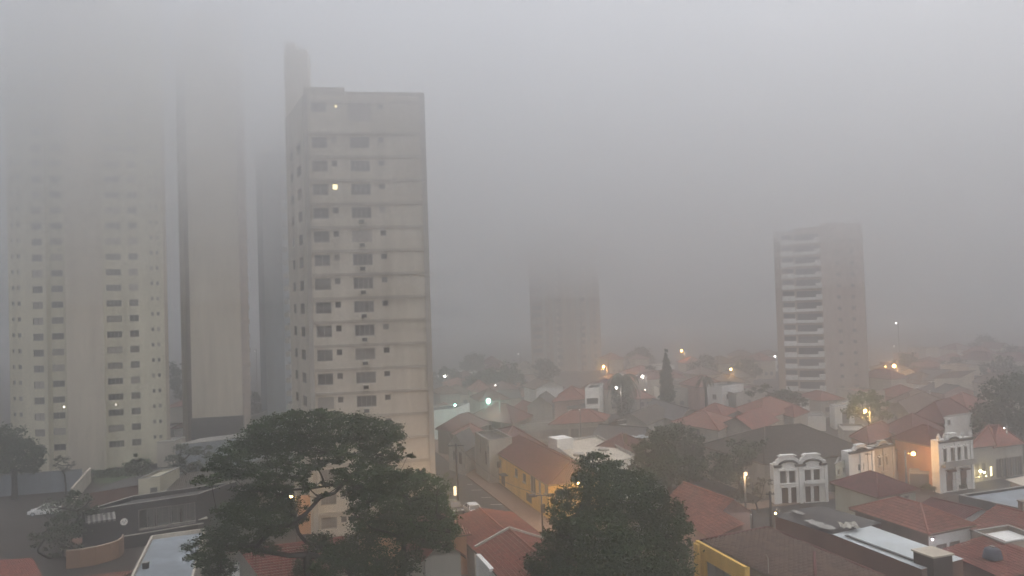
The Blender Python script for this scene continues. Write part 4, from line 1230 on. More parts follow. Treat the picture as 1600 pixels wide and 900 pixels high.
house('low pale house half hidden under the spreading tree', (625, 838), (664, 872), P(664, 872, 4.2) + D2 * 3.5, 4.2, roof='gable', rh=1.5, axis=0, wall=M_offwhite, tile=M_tile_red, fine=2)
house('salmon roofed house behind the trunk of the spreading tree', (560, 818), (640, 842), P(640, 842, 4.5) + D2 * 6, 4.5, roof='gable', rh=1.8, axis=1, wall=M_orange, tile=M_tile_orange, fine=2)
house('cream house with red roof low under the left branches of the spreading tree', (345, 868), (415, 908), P(415, 908, 4.5) + D2 * 9, 4.5, roof='gable', rh=1.6, axis=1, wall=M_offwhite, tile=M_tile_red, fine=2)
house('orange tan wall house seen through the spreading tree', (462, 778), (524, 776), P(524, 776, 4.6) + D2 * 2.5, 4.6, roof='flat', par=.3, wall=M_orange, tile=M_tan2)

# ------------------------------------------------------------------ trees
M_leaf_dark = leaf_mat('foliage_dark', (0.018, 0.030, 0.010), (0.05, 0.078, 0.022))
M_leaf_green = leaf_mat('foliage_green', (0.020, 0.042, 0.012), (0.055, 0.105, 0.026))
M_leaf_far = leaf_mat('foliage_far', (0.03, 0.04, 0.022), (0.065, 0.08, 0.04))
M_leaf_brown = leaf_mat('foliage_dry', (0.045, 0.04, 0.024), (0.09, 0.08, 0.045))


def leaves_mesh(name, pads, size, mt, seed=1, flat=0.5, shell=0.45):
    """pads: (centre, rx, ry, rz, count); small two-triangle leaf sprays, each its own island"""
    rs = np.random.RandomState(seed)
    V, n0 = [], 0
    for c, rx, ry, rz, cnt in pads:
        cnt = int(cnt)
        # a pad is a handful of sub-clumps so its edge is ragged
        nc = max(4, int(cnt / 70))
        d = rs.normal(size=(nc, 3)); d /= np.linalg.norm(d, axis=1)[:, None]
        cc = d * (rs.uniform(0.25, 1.0, (nc, 1)) ** shell)
        k = rs.randint(0, nc, cnt)
        p = cc[k] + rs.normal(size=(cnt, 3)) * rs.uniform(.10, .26, (nc, 1))[k]
        p = p * np.array([rx, ry, rz]) + np.array(tuple(c))
        a = rs.normal(size=(cnt, 3)); a[:, 2] *= flat; a /= np.linalg.norm(a, axis=1)[:, None]
        b = rs.normal(size=(cnt, 3)); b[:, 2] *= flat; b -= a * (a * b).sum(1)[:, None]; b /= np.linalg.norm(b, axis=1)[:, None]
        s = size * rs.uniform(.55, 1.35, (cnt, 1))
        q = np.stack([p - a * s * .5, p - b * s * .28 + a * s * .05, p + a * s * .55, p + b * s * .28], axis=1)
        V.append(q.reshape(-1, 3)); n0 += cnt
    V = np.concatenate(V).astype(np.float32)
    n = len(V) // 4
    me = bpy.data.meshes.new(name)
    me.vertices.add(4 * n); me.vertices.foreach_set('co', V.ravel())
    me.loops.add(4 * n); me.loops.foreach_set('vertex_index', np.arange(4 * n, dtype=np.int32))
    me.polygons.add(n); me.polygons.foreach_set('loop_start', np.arange(0, 4 * n, 4, dtype=np.int32))
    me.update(calc_edges=True)
    me.materials.append(mt)
    return me


def wood(mb, base, fork, pads, r0, seed=1, twigs=5, sides=6, rmin=0.03):
    """trunk from base to fork, then limbs that branch out to every pad"""
    rs = random.Random(seed)
    nodes = [(Vector(base), -1), (Vector(base).lerp(Vector(fork), .5) + Vector((rs.uniform(-.2, .2), rs.uniform(-.2, .2), 0)), 0), (Vector(fork), 1)]
    dist = [0, 0, 0]
    order = sorted(range(len(pads)), key=lambda i: (Vector(pads[i][0]) - Vector(fork)).length)
    tips = []
    for i in order:
        c = Vector(pads[i][0]) - ZUP * pads[i][3] * .3
        best, bk = None, 1e9
        for j in range(2, len(nodes)):
            p = nodes[j][0]
            cost = (c - p).length + 0.55 * dist[j] + (2.0 if p.z > c.z + .5 else 0)
            if cost < bk: bk, best = cost, j
        p = nodes[best][0]; L = (c - p).length
        seg = max(2, int(L / 1.3)); prev = best
        sag = rs.uniform(.05, .14) * L
        for k in range(1, seg + 1):
            f = k / seg
            q = p.lerp(c, f) + Vector((rs.uniform(-1, 1), rs.uniform(-1, 1), rs.uniform(-.6, .6))) * (.09 * L / seg + .05) * (1 if k < seg else 0)
            q.z += -sag * math.sin(math.pi * f) * .6
            nodes.append((q, prev)); dist.append(dist[prev] + (q - nodes[prev][0]).length); prev = len(nodes) - 1
        tips.append((prev, i))
        for _ in range(twigs):
            rx, ry, rz = pads[i][1:4]
            t = c + Vector((rs.uniform(-1, 1) * rx * .75, rs.uniform(-1, 1) * ry * .75, rs.uniform(-.2, .75) * rz))
            nodes.append((t, prev)); dist.append(0.0)
    w_ = [0.0] * len(nodes)
    for j in range(len(nodes) - 1, 0, -1):
        w_[j] = max(w_[j], 1.0)
        w_[nodes[j][1]] += w_[j] if w_[j] > 0 else 1
    W0_ = w_[0]
    for j in range(1, len(nodes)):
        q, par = nodes[j]
        ra = max(rmin, r0 * (w_[max(par, 1)] / W0_) ** .62); rb = max(rmin * .6, r0 * (w_[j] / W0_) ** .62)
        if par == 0: ra = r0 * 1.35
        mb.tube([nodes[par][0], q], [min(ra, r0 * 1.35), rb], n=sides if rb > .08 else 4, cap=False)


def tree(name, label, base, fork_h, pads, r0, leafsize, mt, seed=1, twigs=5, group=None, flat=.5, cat='tree', shell=.45, rmin=.03, bark=None):
    """pads in world coordinates: (Vector, rx, ry, rz, count)"""
    t = thing(name, label, cat, base, 0, group)
    loc = [((Vector(p[0]) - t.location),) + tuple(p[1:]) for p in pads]
    cx = sum((p[0] for p in loc), Vector()) / len(loc)
    mb = MB(); wood(mb, (0, 0, -.2), (cx.x * .25, cx.y * .25, fork_h), loc, r0, seed, twigs, rmin=rmin)
    mb.build('trunk', bark or M_bark, t, smooth=True)
    o_ = bpy.data.objects.new('crown', leaves_mesh('crown', loc, leafsize, mt, seed, flat, shell)); link(o_, t)
    return t


def pad(px, py, y, rx, ry, dens=60.0, fl=3.2):
    """a clump whose outline in the photo is rx by ry pixels, at distance y"""
    k = y / FPX
    c = PY(px, py, y)
    a, b = rx * k, ry * k
    return (c, a, a * .9, b, max(30, dens * a * (a * .5 + b)) * fl)


rs_ = random.Random(3)
big = [(355, 712, 22, 9), (385, 698, 26, 12), (400, 682, 24, 12), (425, 672, 28, 14), (440, 660, 26, 10), (462, 655, 24, 9), (490, 651, 26, 8), (520, 655, 24, 8), (548, 662, 26, 9), (578, 665, 26, 9), (602, 668, 22, 9),
       (608, 684, 20, 11), (585, 690, 26, 11), (555, 684, 28, 13), (520, 678, 30, 14), (480, 676, 32, 14), (445, 690, 30, 13), (412, 704, 28, 10), (375, 720, 26, 9), (470, 700, 28, 9), (505, 703, 24, 8), (545, 706, 24, 8), (590, 708, 22, 8), (614, 704, 16, 8),
       (340, 730, 22, 7), (330, 748, 22, 7), (365, 742, 24, 7), (400, 732, 24, 7), (432, 728, 20, 6), (620, 716, 14, 4), (636, 713, 10, 3),
       (398, 765, 26, 8), (430, 755, 22, 8), (385, 785, 26, 12), (415, 790, 28, 14), (445, 785, 22, 14), (460, 805, 20, 12), (360, 800, 22, 10), (395, 812, 28, 11), (430, 822, 28, 10),
       (350, 826, 24, 10), (325, 845, 24, 9), (305, 860, 18, 9), (330, 868, 24, 10), (360, 852, 24, 10), (310, 880, 14, 8), (390, 850, 22, 9), (345, 890, 22, 9), (415, 858, 18, 8),
       (500, 850, 24, 12), (530, 868, 28, 12), (560, 850, 26, 14), (590, 870, 30, 14), (620, 885, 28, 12), (545, 892, 28, 12), (505, 885, 22, 14), (580, 895, 26, 10), (640, 868, 20, 8), (480, 890, 18, 14), (600, 738, 24, 9), (575, 750, 22, 9), (625, 742, 18, 8), (555, 768, 18, 9), (540, 750, 16, 7), (602, 758, 22, 9), (575, 735, 24, 8), (600, 722, 20, 7), (570, 724, 18, 7), (450, 722, 20, 7), (515, 718, 20, 6), (480, 735, 18, 7), (440, 742, 18, 8), (550, 738, 16, 7), (590, 742, 16, 7), (520, 755, 16, 7), (475, 760, 16, 8), (560, 758, 14, 8), (410, 748, 18, 8), (440, 770, 16, 8), (500, 775, 12, 6), (495, 725, 14, 6), (530, 740, 14, 6), (470, 745, 12, 5)]
pads = []
for i, (px, py, rx, ry) in enumerate(big):
    yy = 60 + rs_.uniform(-5, 5) + (3 if py < 700 else -1)
    pads.append(pad(px, py, yy, rx * 1.12, ry * 1.35, dens=230))
base = PY(478, 905, 60); base.z = 0
t = tree('spreading_tree', 'big spreading tree with flat layered crown, in front of the beige tower', base, 9.2, pads, .3, .21, M_leaf_dark, 5, twigs=12, rmin=.022, flat=.45)
dn = [(640, 752, 26, 12), (665, 748, 22, 10), (682, 768, 18, 12), (605, 770, 28, 14), (575, 780, 24, 14), (560, 805, 20, 14), (640, 778, 32, 16), (675, 790, 30, 16), (690, 806, 20, 12), (702, 828, 14, 12), (690, 830, 26, 14), (655, 815, 32, 16), (615, 805, 32, 16),
      (585, 825, 26, 12), (630, 835, 28, 12), (668, 845, 22, 10), (696, 850, 16, 9), (700, 812, 8, 6), (655, 738, 8, 6), (620, 758, 10, 8)]
pads = [pad(px, py, 66 + rs_.uniform(-3.5, 3.5), rx * 1.12, ry * 1.12, dens=230) for px, py, rx, ry in dn]
base = PY(625, 905, 66); base.z = 0
tree('leafy_tree', 'dense dark green tree right of the spreading tree, reaching over the parked cars', base, 7.0, pads, .28, .22, M_leaf_green, 8, twigs=10, flat=.7)
rd = [(930, 722, 24, 11), (955, 728, 20, 10), (920, 742, 24, 12), (960, 748, 32, 16), (995, 752, 26, 14), (1020, 768, 24, 14), (915, 765, 30, 14), (880, 782, 22, 14), (890, 805, 30, 16), (935, 785, 36, 18), (980, 780, 36, 18), (1025, 795, 28, 18), (1050, 800, 18, 16),
      (1062, 830, 16, 16), (1040, 830, 28, 20), (990, 820, 40, 22), (940, 825, 40, 22), (895, 835, 34, 18), (865, 830, 16, 12), (862, 860, 26, 14), (838, 872, 18, 12), (850, 892, 26, 14), (895, 870, 36, 20), (945, 870, 42, 22), (1000, 865, 42, 22), (1050, 865, 28, 22),
      (1070, 850, 12, 12), (1060, 895, 24, 16), (1010, 900, 40, 18), (950, 905, 44, 18), (890, 905, 36, 18), (832, 888, 14, 9), (928, 712, 8, 5), (1075, 822, 8, 8)]
pads = [pad(px, py, 62 + rs_.uniform(-4, 4) - (2 if py > 800 else 0), rx * 1.1, ry * 1.1, dens=230) for px, py, rx, ry in rd]
base = PY(960, 905, 63); base.z = 0
tree('round_tree', 'large round dark tree with a small bump on top, in front of the street corner', base, 5.5, pads, .32, .22, M_leaf_dark, 11, flat=.7)


def blob_tree(label, y, plist, base_px, mt=None, r0=.25, size=.4, dens=45, name='tree', group=None, zb=0.0, seed=1, jit=.12, flat=.7, twigs=3, cat='tree'):
    rr_ = random.Random(seed * 7 + 1)
    top = min(p[1] for p in plist)
    wd = max(p[0] + p[2] for p in plist) - min(p[0] - p[2] for p in plist)
    dd = wd * y / FPX * jit * 2
    pads = [pad(px, py, y + rr_.uniform(-dd, dd), rx, ry, dens=dens) for px, py, rx, ry in plist]
    b = G(base_px, y, zb)
    low = min((p[0].z - p[3]) for p in pads)
    return tree(name, label, b, max(.8, (low - zb) * .8 + .3), pads, r0, size, mt or M_leaf_far, seed, twigs=twigs, group=group, flat=flat, cat=cat)


blob_tree('dark leafy tree rising behind the flat pale roof, nearest of the middle grove', 100, [(1010, 705, 22, 14), (1035, 690, 24, 16), (1030, 722, 30, 16), (1060, 725, 30, 16), (1000, 728, 18, 12), (1085, 738, 22, 12), (1045, 745, 34, 14), (1015, 745, 24, 14), (1020, 712, 20, 12)], 1040, M_leaf_dark, .35, .36, 80, seed=21)
blob_tree('tall dark tree at the back of the middle grove', 122, [(1045, 672, 24, 12), (1065, 680, 22, 14), (1080, 700, 24, 18), (1040, 690, 24, 14), (1062, 712, 26, 16), (1095, 718, 20, 14), (1090, 690, 12, 12)], 1065, M_leaf_dark, .35, .4, 70, seed=22)
blob_tree('low dark tree between the middle grove and the lamp pole', 112, [(1120, 722, 22, 16), (1145, 720, 22, 18), (1165, 708, 20, 16), (1130, 742, 26, 12), (1160, 735, 20, 14), (1182, 700, 14, 12), (1150, 690, 14, 8)], 1145, M_leaf_dark, .3, .38, 70, seed=23)
blob_tree('thin brownish shrub tree beside the street lamp pole', 101, [(1150, 765, 10, 12), (1175, 758, 12, 14), (1190, 770, 12, 14), (1160, 782, 12, 8), (1195, 752, 10, 10), (1140, 775, 10, 8)], 1172, M_leaf_brown, .12, .25, 40, seed=24)
blob_tree('tree lit yellow by the street lamp at the foot of the balcony tower', 148, [(1345, 622, 16, 11), (1365, 618, 14, 10), (1335, 640, 14, 10), (1372, 635, 16, 12), (1352, 645, 18, 10), (1325, 646, 10, 8), (1382, 648, 12, 8)], 1352, M_leaf_green, .25, .45, 50, seed=25)
blob_tree('wide dark tree mass left of the balcony tower foot', 172, [(1205, 622, 14, 8), (1222, 618, 18, 9), (1240, 622, 16, 9), (1215, 632, 18, 7), (1250, 630, 14, 7), (1190, 606, 12, 6), (1175, 612, 10, 6)], 1222, M_leaf_dark, .3, .5, 50, seed=26)
blob_tree('huge dark tree at the right edge above the shop row', 128, [(1560, 610, 24, 16), (1585, 600, 24, 16), (1550, 635, 26, 18), (1580, 630, 28, 20), (1540, 660, 26, 18), (1570, 662, 30, 20), (1600, 655, 26, 22), (1560, 688, 24, 14), (1590, 690, 24, 20), (1530, 672, 18, 12), (1602, 720, 18, 22), (1598, 615, 16, 16)], 1580, M_leaf_dark, .5, .42, 70, seed=27)
blob_tree('dark tree behind the shop row roof, left of the huge tree', 134, [(1515, 680, 16, 8), (1535, 690, 18, 10), (1555, 700, 16, 10), (1500, 676, 12, 6)], 1530, M_leaf_dark, .3, .42, 60, seed=28)
blob_tree('faint tall tree fading into the fog at the right edge', 200, [(1548, 580, 12, 14), (1570, 572, 16, 14), (1552, 600, 12, 12), (1590, 580, 14, 14)], 1565, M_leaf_far, .4, .6, 40, seed=29)
blob_tree('faint round tree in the fog behind the bright white lamp', 235, [(775, 585, 22, 14), (750, 592, 18, 12), (800, 590, 18, 12), (730, 598, 14, 10), (770, 602, 26, 10), (812, 602, 12, 8), (795, 575, 12, 10)], 775, M_leaf_far, .5, .7, 30, seed=30)
blob_tree('faint low tree in the fog beside the cream tower edge', 215, [(280, 578, 14, 12), (272, 595, 10, 12), (290, 598, 14, 12), (282, 612, 16, 8)], 282, M_leaf_far, .4, .6, 40, seed=31)
blob_tree('faint dark tree between the tan tower and the bluish tower', 190, [(398, 622, 10, 10), (392, 636, 12, 8), (404, 640, 10, 8)], 397, M_leaf_far, .3, .5, 50, seed=32)
blob_tree('bushy tree row in the far fog under the double orange lamps', 215, [(1378, 600, 16, 8), (1400, 605, 18, 8), (1425, 602, 16, 7), (1450, 606, 14, 6)], 1405, M_leaf_far, .3, .6, 40, seed=33)
blob_tree('dark broad tree at the left edge beneath the cream tower', 122, [(10, 680, 22, 14), (30, 690, 22, 14), (12, 705, 26, 16), (42, 708, 22, 14), (20, 728, 30, 12), (52, 726, 16, 10), (-8, 700, 20, 20)], 18, M_leaf_dark, .4, .4, 80, seed=34)
blob_tree('small wispy tree at the base of the cream tower', 124, [(98, 715, 10, 8), (88, 722, 8, 7), (108, 724, 10, 7), (98, 734, 12, 6)], 98, M_leaf_brown, .12, .25, 40, seed=35)
blob_tree('round dark bush tree in front of the podium wall', 122, [(214, 718, 12, 9), (206, 728, 12, 9), (222, 728, 12, 9), (214, 736, 14, 7)], 214, M_leaf_dark, .2, .3, 90, seed=36)
blob_tree('flat topped tree against the pale blue grey wall', 122, [(285, 704, 16, 9), (270, 716, 12, 9), (300, 704, 16, 7), (318, 702, 14, 6), (322, 710, 12, 5), (278, 726, 14, 7), (268, 732, 10, 6)], 285, M_leaf_dark, .2, .3, 80, seed=37)
blob_tree('dark street tree in front of the white car at the left', 92, [(100, 790, 26, 14), (125, 800, 24, 14), (88, 815, 18, 12), (105, 820, 30, 16), (132, 828, 20, 14), (70, 838, 22, 14), (100, 848, 28, 14), (128, 852, 18, 12), (60, 860, 14, 10), (90, 870, 16, 10), (140, 780, 12, 8), (112, 775, 14, 8)], 95, M_leaf_dark, .3, .3, 45, seed=38)
blob_tree('short dark shrub clipped round beside the cream garden wall', 108, [(1449, 762, 10, 4.5), (1443, 762, 6, 4), (1456, 763, 6, 4)], 1449, M_leaf_dark, .08, .2, 260, name='shrub', seed=39, cat='shrub')
blob_tree('small dark shrub at the right hand arched doorway', 109, [(1502, 759, 5, 3.5), (1498, 760, 4, 3)], 1500, M_leaf_dark, .06, .2, 200, name='shrub', seed=40, cat='shrub')
blob_tree('dark bush by the street lamp pole at the foot of the beige tower', 118, [(690, 752, 14, 8), (704, 760, 10, 8), (692, 768, 14, 8), (700, 745, 8, 6)], 696, M_leaf_dark, .12, .3, 110, name='bush', seed=41, cat='bush')
blob_tree('green bush in the grey yard behind the spreading tree', 88, [(372, 795, 10, 8), (360, 800, 10, 6), (352, 790, 8, 6)], 362, M_leaf_green, .1, .25, 90, name='bush', seed=42, cat='bush')
# cypress
yc = 180
pads = []
for i in range(15):
    f = i / 14
    w_ = 11.5 * (math.sin(math.pi * min(.97, .12 + .5 * (1 - f) + .02)) ** .8) * (1 if f < .8 else .75)
    pads.append(pad(1042 - 1.5 * f + (3 if f < .3 else 0) * .3, 624 - 74 * f, yc, max(2.5, w_ * (1 - .45 * f)), 5.5, dens=170))
tree('cypress', 'tall narrow cypress standing alone above the roofs', G(1042, yc), 1.5, pads, .25, .4, M_leaf_dark, 51, twigs=2, flat=1.3)


def palm(label, px, ytop, y, pybase, spread, h_fr, n=22, droop=1.0, group=None, skirt=False, seed=1):
    rr_ = random.Random(seed)
    b = G(px, y, 0); top = PY(px, ytop, y)
    t = thing('palm_tree', label, 'palm tree', b)
    H = top.z
    mb = MB(); mb.tube([(0, 0, 0), (.1, 0, H * .5), (0, 0, H)], [.38, .3, .26], 8); mb.build('trunk', M_bark, t, smooth=True)
    mb = MB()
    R = spread * y / FPX
    for k in range(n):
        az = 2 * math.pi * k / n + rr_.uniform(-.15, .15); el = rr_.uniform(-.3, 1.1)
        L = R * rr_.uniform(.85, 1.1)
        pts = []
        for i in range(8):
            f = i / 7
            r_ = L * math.sin(f * 1.35) / math.sin(1.35) * math.cos(el * .5)
            z = L * (math.sin(el) * f - droop * .95 * f * f)
            pts.append(Vector((math.cos(az) * r_, math.sin(az) * r_, H + z)))
        side = Vector((-math.sin(az), math.cos(az), 0))
        mb.tube(pts, [.05] * 7 + [.02], 4, cap=False)
        for i in range(1, 8):
            for q in range(3):
                p = pts[i - 1].lerp(pts[i], q / 3); wd = .75 * R / 3.2 * math.sin(math.pi * (.15 + .8 * (i + q / 3) / 8))
                for s in (-1, 1):
                    tip = p + side * s * wd + (pts[i] - pts[i - 1]).normalized() * .3 - ZUP * (.35 + .25 * rr_.random()) * wd
                    mb.face([p, p + (pts[i] - pts[i - 1]) * .25, tip])
    mb.build('frond', M_leaf_far, t)['kind'] = 'stuff'
    return t


palm('big broad palm with drooping fronds in the fog right of the faint tower', 969, 588, 178, 655, 27, 0, n=34, droop=1.25, seed=2)
blob_tree('bushy dark growth around the trunk of the big palm', 176, [(968, 612, 14, 12), (972, 630, 14, 12), (975, 645, 12, 8), (962, 600, 10, 6)], 970, M_leaf_far, .2, .5, 70, name='bush', seed=61, cat='bush')
palm('slim palm with small crown beside the white two storey house', 1097, 590, 172, 640, 15, 0, n=20, droop=1.1, seed=3)
for i, (px, py, y) in enumerate(((1392, 512 + 60, 235), (1530, 585, 230))):
    pass

# ------------------------------------------------------------------ gardens, walls and the dark shop at the left
def wallthing(label, a, b, z1, th, m, name='garden_wall', cat='wall', z0=0.0, cap=None):
    """free-standing wall whose top edge runs between pixels a and b at height z1"""
    A_, B_ = [p if isinstance(p, Vector) else P(p[0], p[1], z1) for p in (a, b)]
    t = thing(name, label, cat, (A_.x, A_.y, z0))
    d = B_ - A_; d.z = 0; L = d.length; d.normalize(); k = Vector((-d.y, d.x, 0))
    mb = MB(); mb.box(d * L / 2 + ZUP * ((z1 - z0) / 2 - .1), (L / 2, th / 2, (z1 - z0) / 2 + .1), (d, k, ZUP)); mb.build('wall', m, t)
    mb = MB(); mb.box(d * L / 2 + ZUP * (z1 - z0 + .04), (L / 2 + .03, th / 2 + .06, .04), (d, k, ZUP)); mb.build('coping', cap or M_slab, t)
    return t


slab_thing('podium', 'brown banded podium terrace at the foot of the cream tower', 'terrace', [(162, 699), (246, 692), P(246, 692, 2.9) + Vector((0, 8, 0)), P(162, 699, 2.9) + Vector((0, 8, 0))], 0, 2.9, M_tan2, M_brownbeige)
slab_thing('podium', 'lower pale retaining base under the service block of the cream tower', 'terrace', [(60, 726), (238, 712), P(238, 712, 1.8) + Vector((0, 10, 0)), P(60, 726, 1.8) + Vector((0, 10, 0))], 0, 1.8, M_tan2, M_brownbeige)
slab_thing('utility_block', 'plain cream block standing right of the podium terrace', 'building', [(245, 692), (272, 690), P(272, 690, 4.6) + Vector((0, 5, 0)), P(245, 692, 4.6) + Vector((0, 5, 0))], 0, 4.6, M_beige, M_slab)
slab_thing('wall_building', 'long pale blue grey wall behind the flat topped tree', 'building', [(274, 697), (385, 683), P(385, 683, 5.0) + Vector((1.5, 7, 0)), P(274, 697, 5.0) + Vector((1.5, 7, 0))], 0, 5.0, M_bluegrey, M_slab)
house('low white house seen between the cream tower and the tan tower', (272, 668), (302, 664), P(302, 664, 4) + Vector((1, 7, 0)), 4.0, roof='hip', rh=1.3, axis=0, wall=M_white, tile=M_tile_dark)
house('dark building behind the plinth of the tan tower', (303, 660), (392, 652), P(392, 652, 6) + Vector((1, 8, 0)), 6.0, roof='flat', par=.2, wall=M_fibre, tile=M_fibre)
house('reddish roof in the far fog between the cream and tan towers', (262, 636), (298, 632), P(298, 632, 4.5) + Vector((1, 9, 0)), 4.5, roof='hip', rh=1.6, wall=M_offwhite, tile=M_tile_red)
wallthing('long low bluish wall at the left edge below the broad tree', (-30, 745), (128, 733), 3.4, .25, M_bluegrey)
wallthing('sloping pale topped wall between the yard and the lawn', (112, 764), (141, 731), 2.4, .25, M_beige, cap=M_beige)
hl = P(145, 738), P(222, 732), P(222, 752), P(148, 756)
tag(plane('lawn', list(hl), .02, M_leaf_green), kind='structure')
mb = MB()
rsn = np.random.RandomState(4)
hp = []
for k in range(26):
    f = k / 25
    c = P(146, 748).lerp(P(232, 741), f); hp.append((c + ZUP * .7, .8, .7, .8, 260))
hd = thing('hedge', 'low green hedge along the lawn under the podium wall', 'hedge', hp[0][0] * 1)
o_ = bpy.data.objects.new('foliage', leaves_mesh('foliage', [(p[0] - hd.location,) + p[1:] for p in hp], .25, M_leaf_green, 9)); link(o_, hd)
mb = MB(); mb.tube([(0, 0, -.7), (.05, 0, .3)], .06, 5); mb.build('stem', M_bark, hd)
hp = []
for k in range(30):
    c = P(265, 742).lerp(P(360, 730), k / 29); hp.append((c + ZUP * .9, .8, .7, 1.0, 240))
hd = thing('hedge', 'dark hedge below the pale blue grey wall', 'hedge', hp[0][0] * 1)
o_ = bpy.data.objects.new('foliage', leaves_mesh('foliage', [(p[0] - hd.location,) + p[1:] for p in hp], .25, M_leaf_dark, 10)); link(o_, hd)
mb = MB(); mb.tube([(0, 0, -.9), (.05, 0, .3)], .06, 5); mb.build('stem', M_bark, hd)
# cream annex and dark roofs of the shop complex
house('cream box annex with white balcony on the dark roofs', (216, 752), (250, 748), P(250, 748, 5.6) + D2 * 0 + Vector((1, 4, 0)), 6.0, roof='flat', par=.3, wall=M_cream, tile=M_cream, ops={0: [('w', .7, 4.2, .9, .7)]})
house('dark brown roof house left of the cream annex', (140, 770), (214, 758), P(214, 758, 3.6) + Vector((2, 6, 0)), 3.4, roof='shed', rh=.8, axis=0, wall=M_brown, tile=M_fibre)
house('dark red roof with pale eave line right of the cream annex', (244, 768), (305, 760), P(305, 760, 4.2) + Vector((2, 7, 0)), 4.0, roof='shed', rh=1.2, axis=0, wall=M_brownbeige, tile=M_tile_grey)
house('brown tiled roof running under the spreading tree from the pale eave', (308, 760), (400, 752), P(400, 752, 4.4) + Vector((2, 7, 0)), 4.4, roof='hip', rh=1.4, axis=0, wall=M_brown, tile=M_tile_grey)
sh = house('dark fronted shop building with a wide display window and round sign', (128, 806), (308, 779), P(308, 779, 4.8) + Vector((2.5, 7, 0)), 4.8, roof='flat', par=.5, wall=M_dark, tile=M_fibre, cat='shop', fine=0,
           ops={0: [('g', 231, 811, 2.1, 2.6), ('g', 254, 808, 2.1, 2.6), ('g', 278, 805, 2.1, 2.6), ('g', 297, 802, 1.3, 2.6)]})
q = P(193, 815, 3.4); q = sh.location * 0 + P(193, 814, 3.2)
A_, B_ = P(128, 806, 4.8), P(308, 779, 4.8)
d_ = (B_ - A_); d_.z = 0; L_ = d_.length; d_.normalize(); nn = Vector((d_.y, -d_.x, 0))
def on_shop(px, z, out=.1):
    r_ = ray(px, 815); A0 = Vector((A_.x, A_.y, 0)); k_ = A0.dot(nn) / Vector((r_.x, r_.y, 0)).dot(nn)
    return Vector((r_.x * k_, r_.y * k_, z)) + nn * out
def at_shop(px, py, out=.1):
    r_ = ray(px, py); A0 = Vector((A_.x, A_.y, 0)); k_ = A0.dot(nn) / Vector((r_.x, r_.y, 0)).dot(nn)
    return EYE + r_ * k_ + nn * out
c_ = at_shop(193.5, 815, .12)
mb = MB(); mb.box(at_shop(264, 807, -1.1) - sh.location, (4.6, .05, 1.5), (d_, nn, ZUP)); mb.box(at_shop(264, 820, -.55) - sh.location, (4.6, .5, .05), (d_, nn, ZUP)); mb.build('display_back', M_offwhite, sh)
sg = thing('round_sign', 'round white sign on the dark shop wall left of the display window', 'sign', c_)
mb = MB(); N = 18
ring = [d_ * (.42 * math.cos(2 * math.pi * k / N)) + ZUP * (.42 * math.sin(2 * math.pi * k / N)) for k in range(N)]
mb.face([p + nn * .06 for p in ring])
for k in range(N): mb.face([ring[k], ring[(k + 1) % N], ring[(k + 1) % N] + nn * .06, ring[k] + nn * .06])
mb.build('disc', M_white, sg)
mb = MB(); mb.tube([d_ * -.18 + ZUP * .12 + nn * .08, ZUP * -.15 + nn * .08, d_ * .2 + ZUP * .16 + nn * .08], .045, 4); mb.build('emblem', M_bluegrey, sg)
mb = MB(); c_ = at_shop(256, 827, .25) - sh.location; mb.box(c_, (4.6, .12, .05), (d_, nn, ZUP)); mb.build('window_ledge', M_offwhite, sh)
for i, (px, py) in enumerate(((231, 815), (245, 812), (268, 806), (284, 806))):
    c_ = at_shop(px, py, -.35)
    mq = thing('display_figure', ('dark display figure at the left end of the shop window', 'reddish display figure second from the left in the shop window', 'tall dark display figure near the middle of the shop window', 'brown display figure towards the right end of the shop window')[i], 'display figure', c_ - ZUP * .9)
    mb = MB(); mb.lathe((0, 0, 0), [(.05, 0), (.16, .05), (.16, .5), (.12, .8), (.2, 1.0), (.22, 1.25), (.07, 1.42), (.11, 1.5), (.12, 1.62), (.05, 1.74), (0, 1.75)], 8)
    mb.build('figure_body', (M_dark, M_brown, M_dark, M_brown)[i], mq, smooth=True)
aw = thing('striped_awning', 'pale and dark striped awning over the terrace of the dark shop', 'awning', at_shop(150, 803, 0))
a1, b1 = at_shop(132, 805, .15) - aw.location, at_shop(179, 799, .15) - aw.location
for k in range(12):
    p, q = a1.lerp(b1, k / 12), a1.lerp(b1, (k + 1) / 12)
    out = nn * 1.3 - ZUP * .55
    mb = MB(); mb.face([p, q, q + out, p + out]); mb.face([p + out, q + out, q + out - ZUP * .25, p + out - ZUP * .25]); mb.face([q - ZUP * .03, p - ZUP * .03, p + out - ZUP * .03, q + out - ZUP * .03])
    mb.build('awning_stripe', M_slab if k % 2 else M_dark, aw)
# curved terrace wall
ter = thing('curved_wall', 'curved brown terrace wall in front of the striped awning', 'wall', P(150, 865, .6))
pts = [P(px, py, 1.9) for px, py in ((104, 862), (125, 860), (150, 856), (172, 850), (184, 846), (190, 841), (192, 837))]
pts = [p - ter.location for p in pts]
mb = MB()
for a, b in zip(pts, pts[1:]):
    d = (b - a); d.z = 0; L = d.length; d.normalize(); k = Vector((-d.y, d.x, 0)); c = (a + b) / 2; c.z = (1.9 - .6) / 2 - .3
    mb.box(c, (L / 2 + .03, .12, 1.0), (d, k, ZUP))
mb.build('wall', M_brown if False else mat('terrace_brown', (0.26, 0.16, 0.10), streak=True), ter)
mb = MB(); mb.tube([Vector((p.x, p.y, 1.9 - .6 + .12)) for p in pts], .09, 5); mb.build('rail', M_tan2, ter)
slab_thing('terrace_floor', 'raised terrace floor behind the curved brown wall', 'terrace', [P(104, 862, .5), P(150, 856, .5), P(184, 846, .5), P(190, 832, .5), P(110, 842, .5)], 0, .5, M_brown)
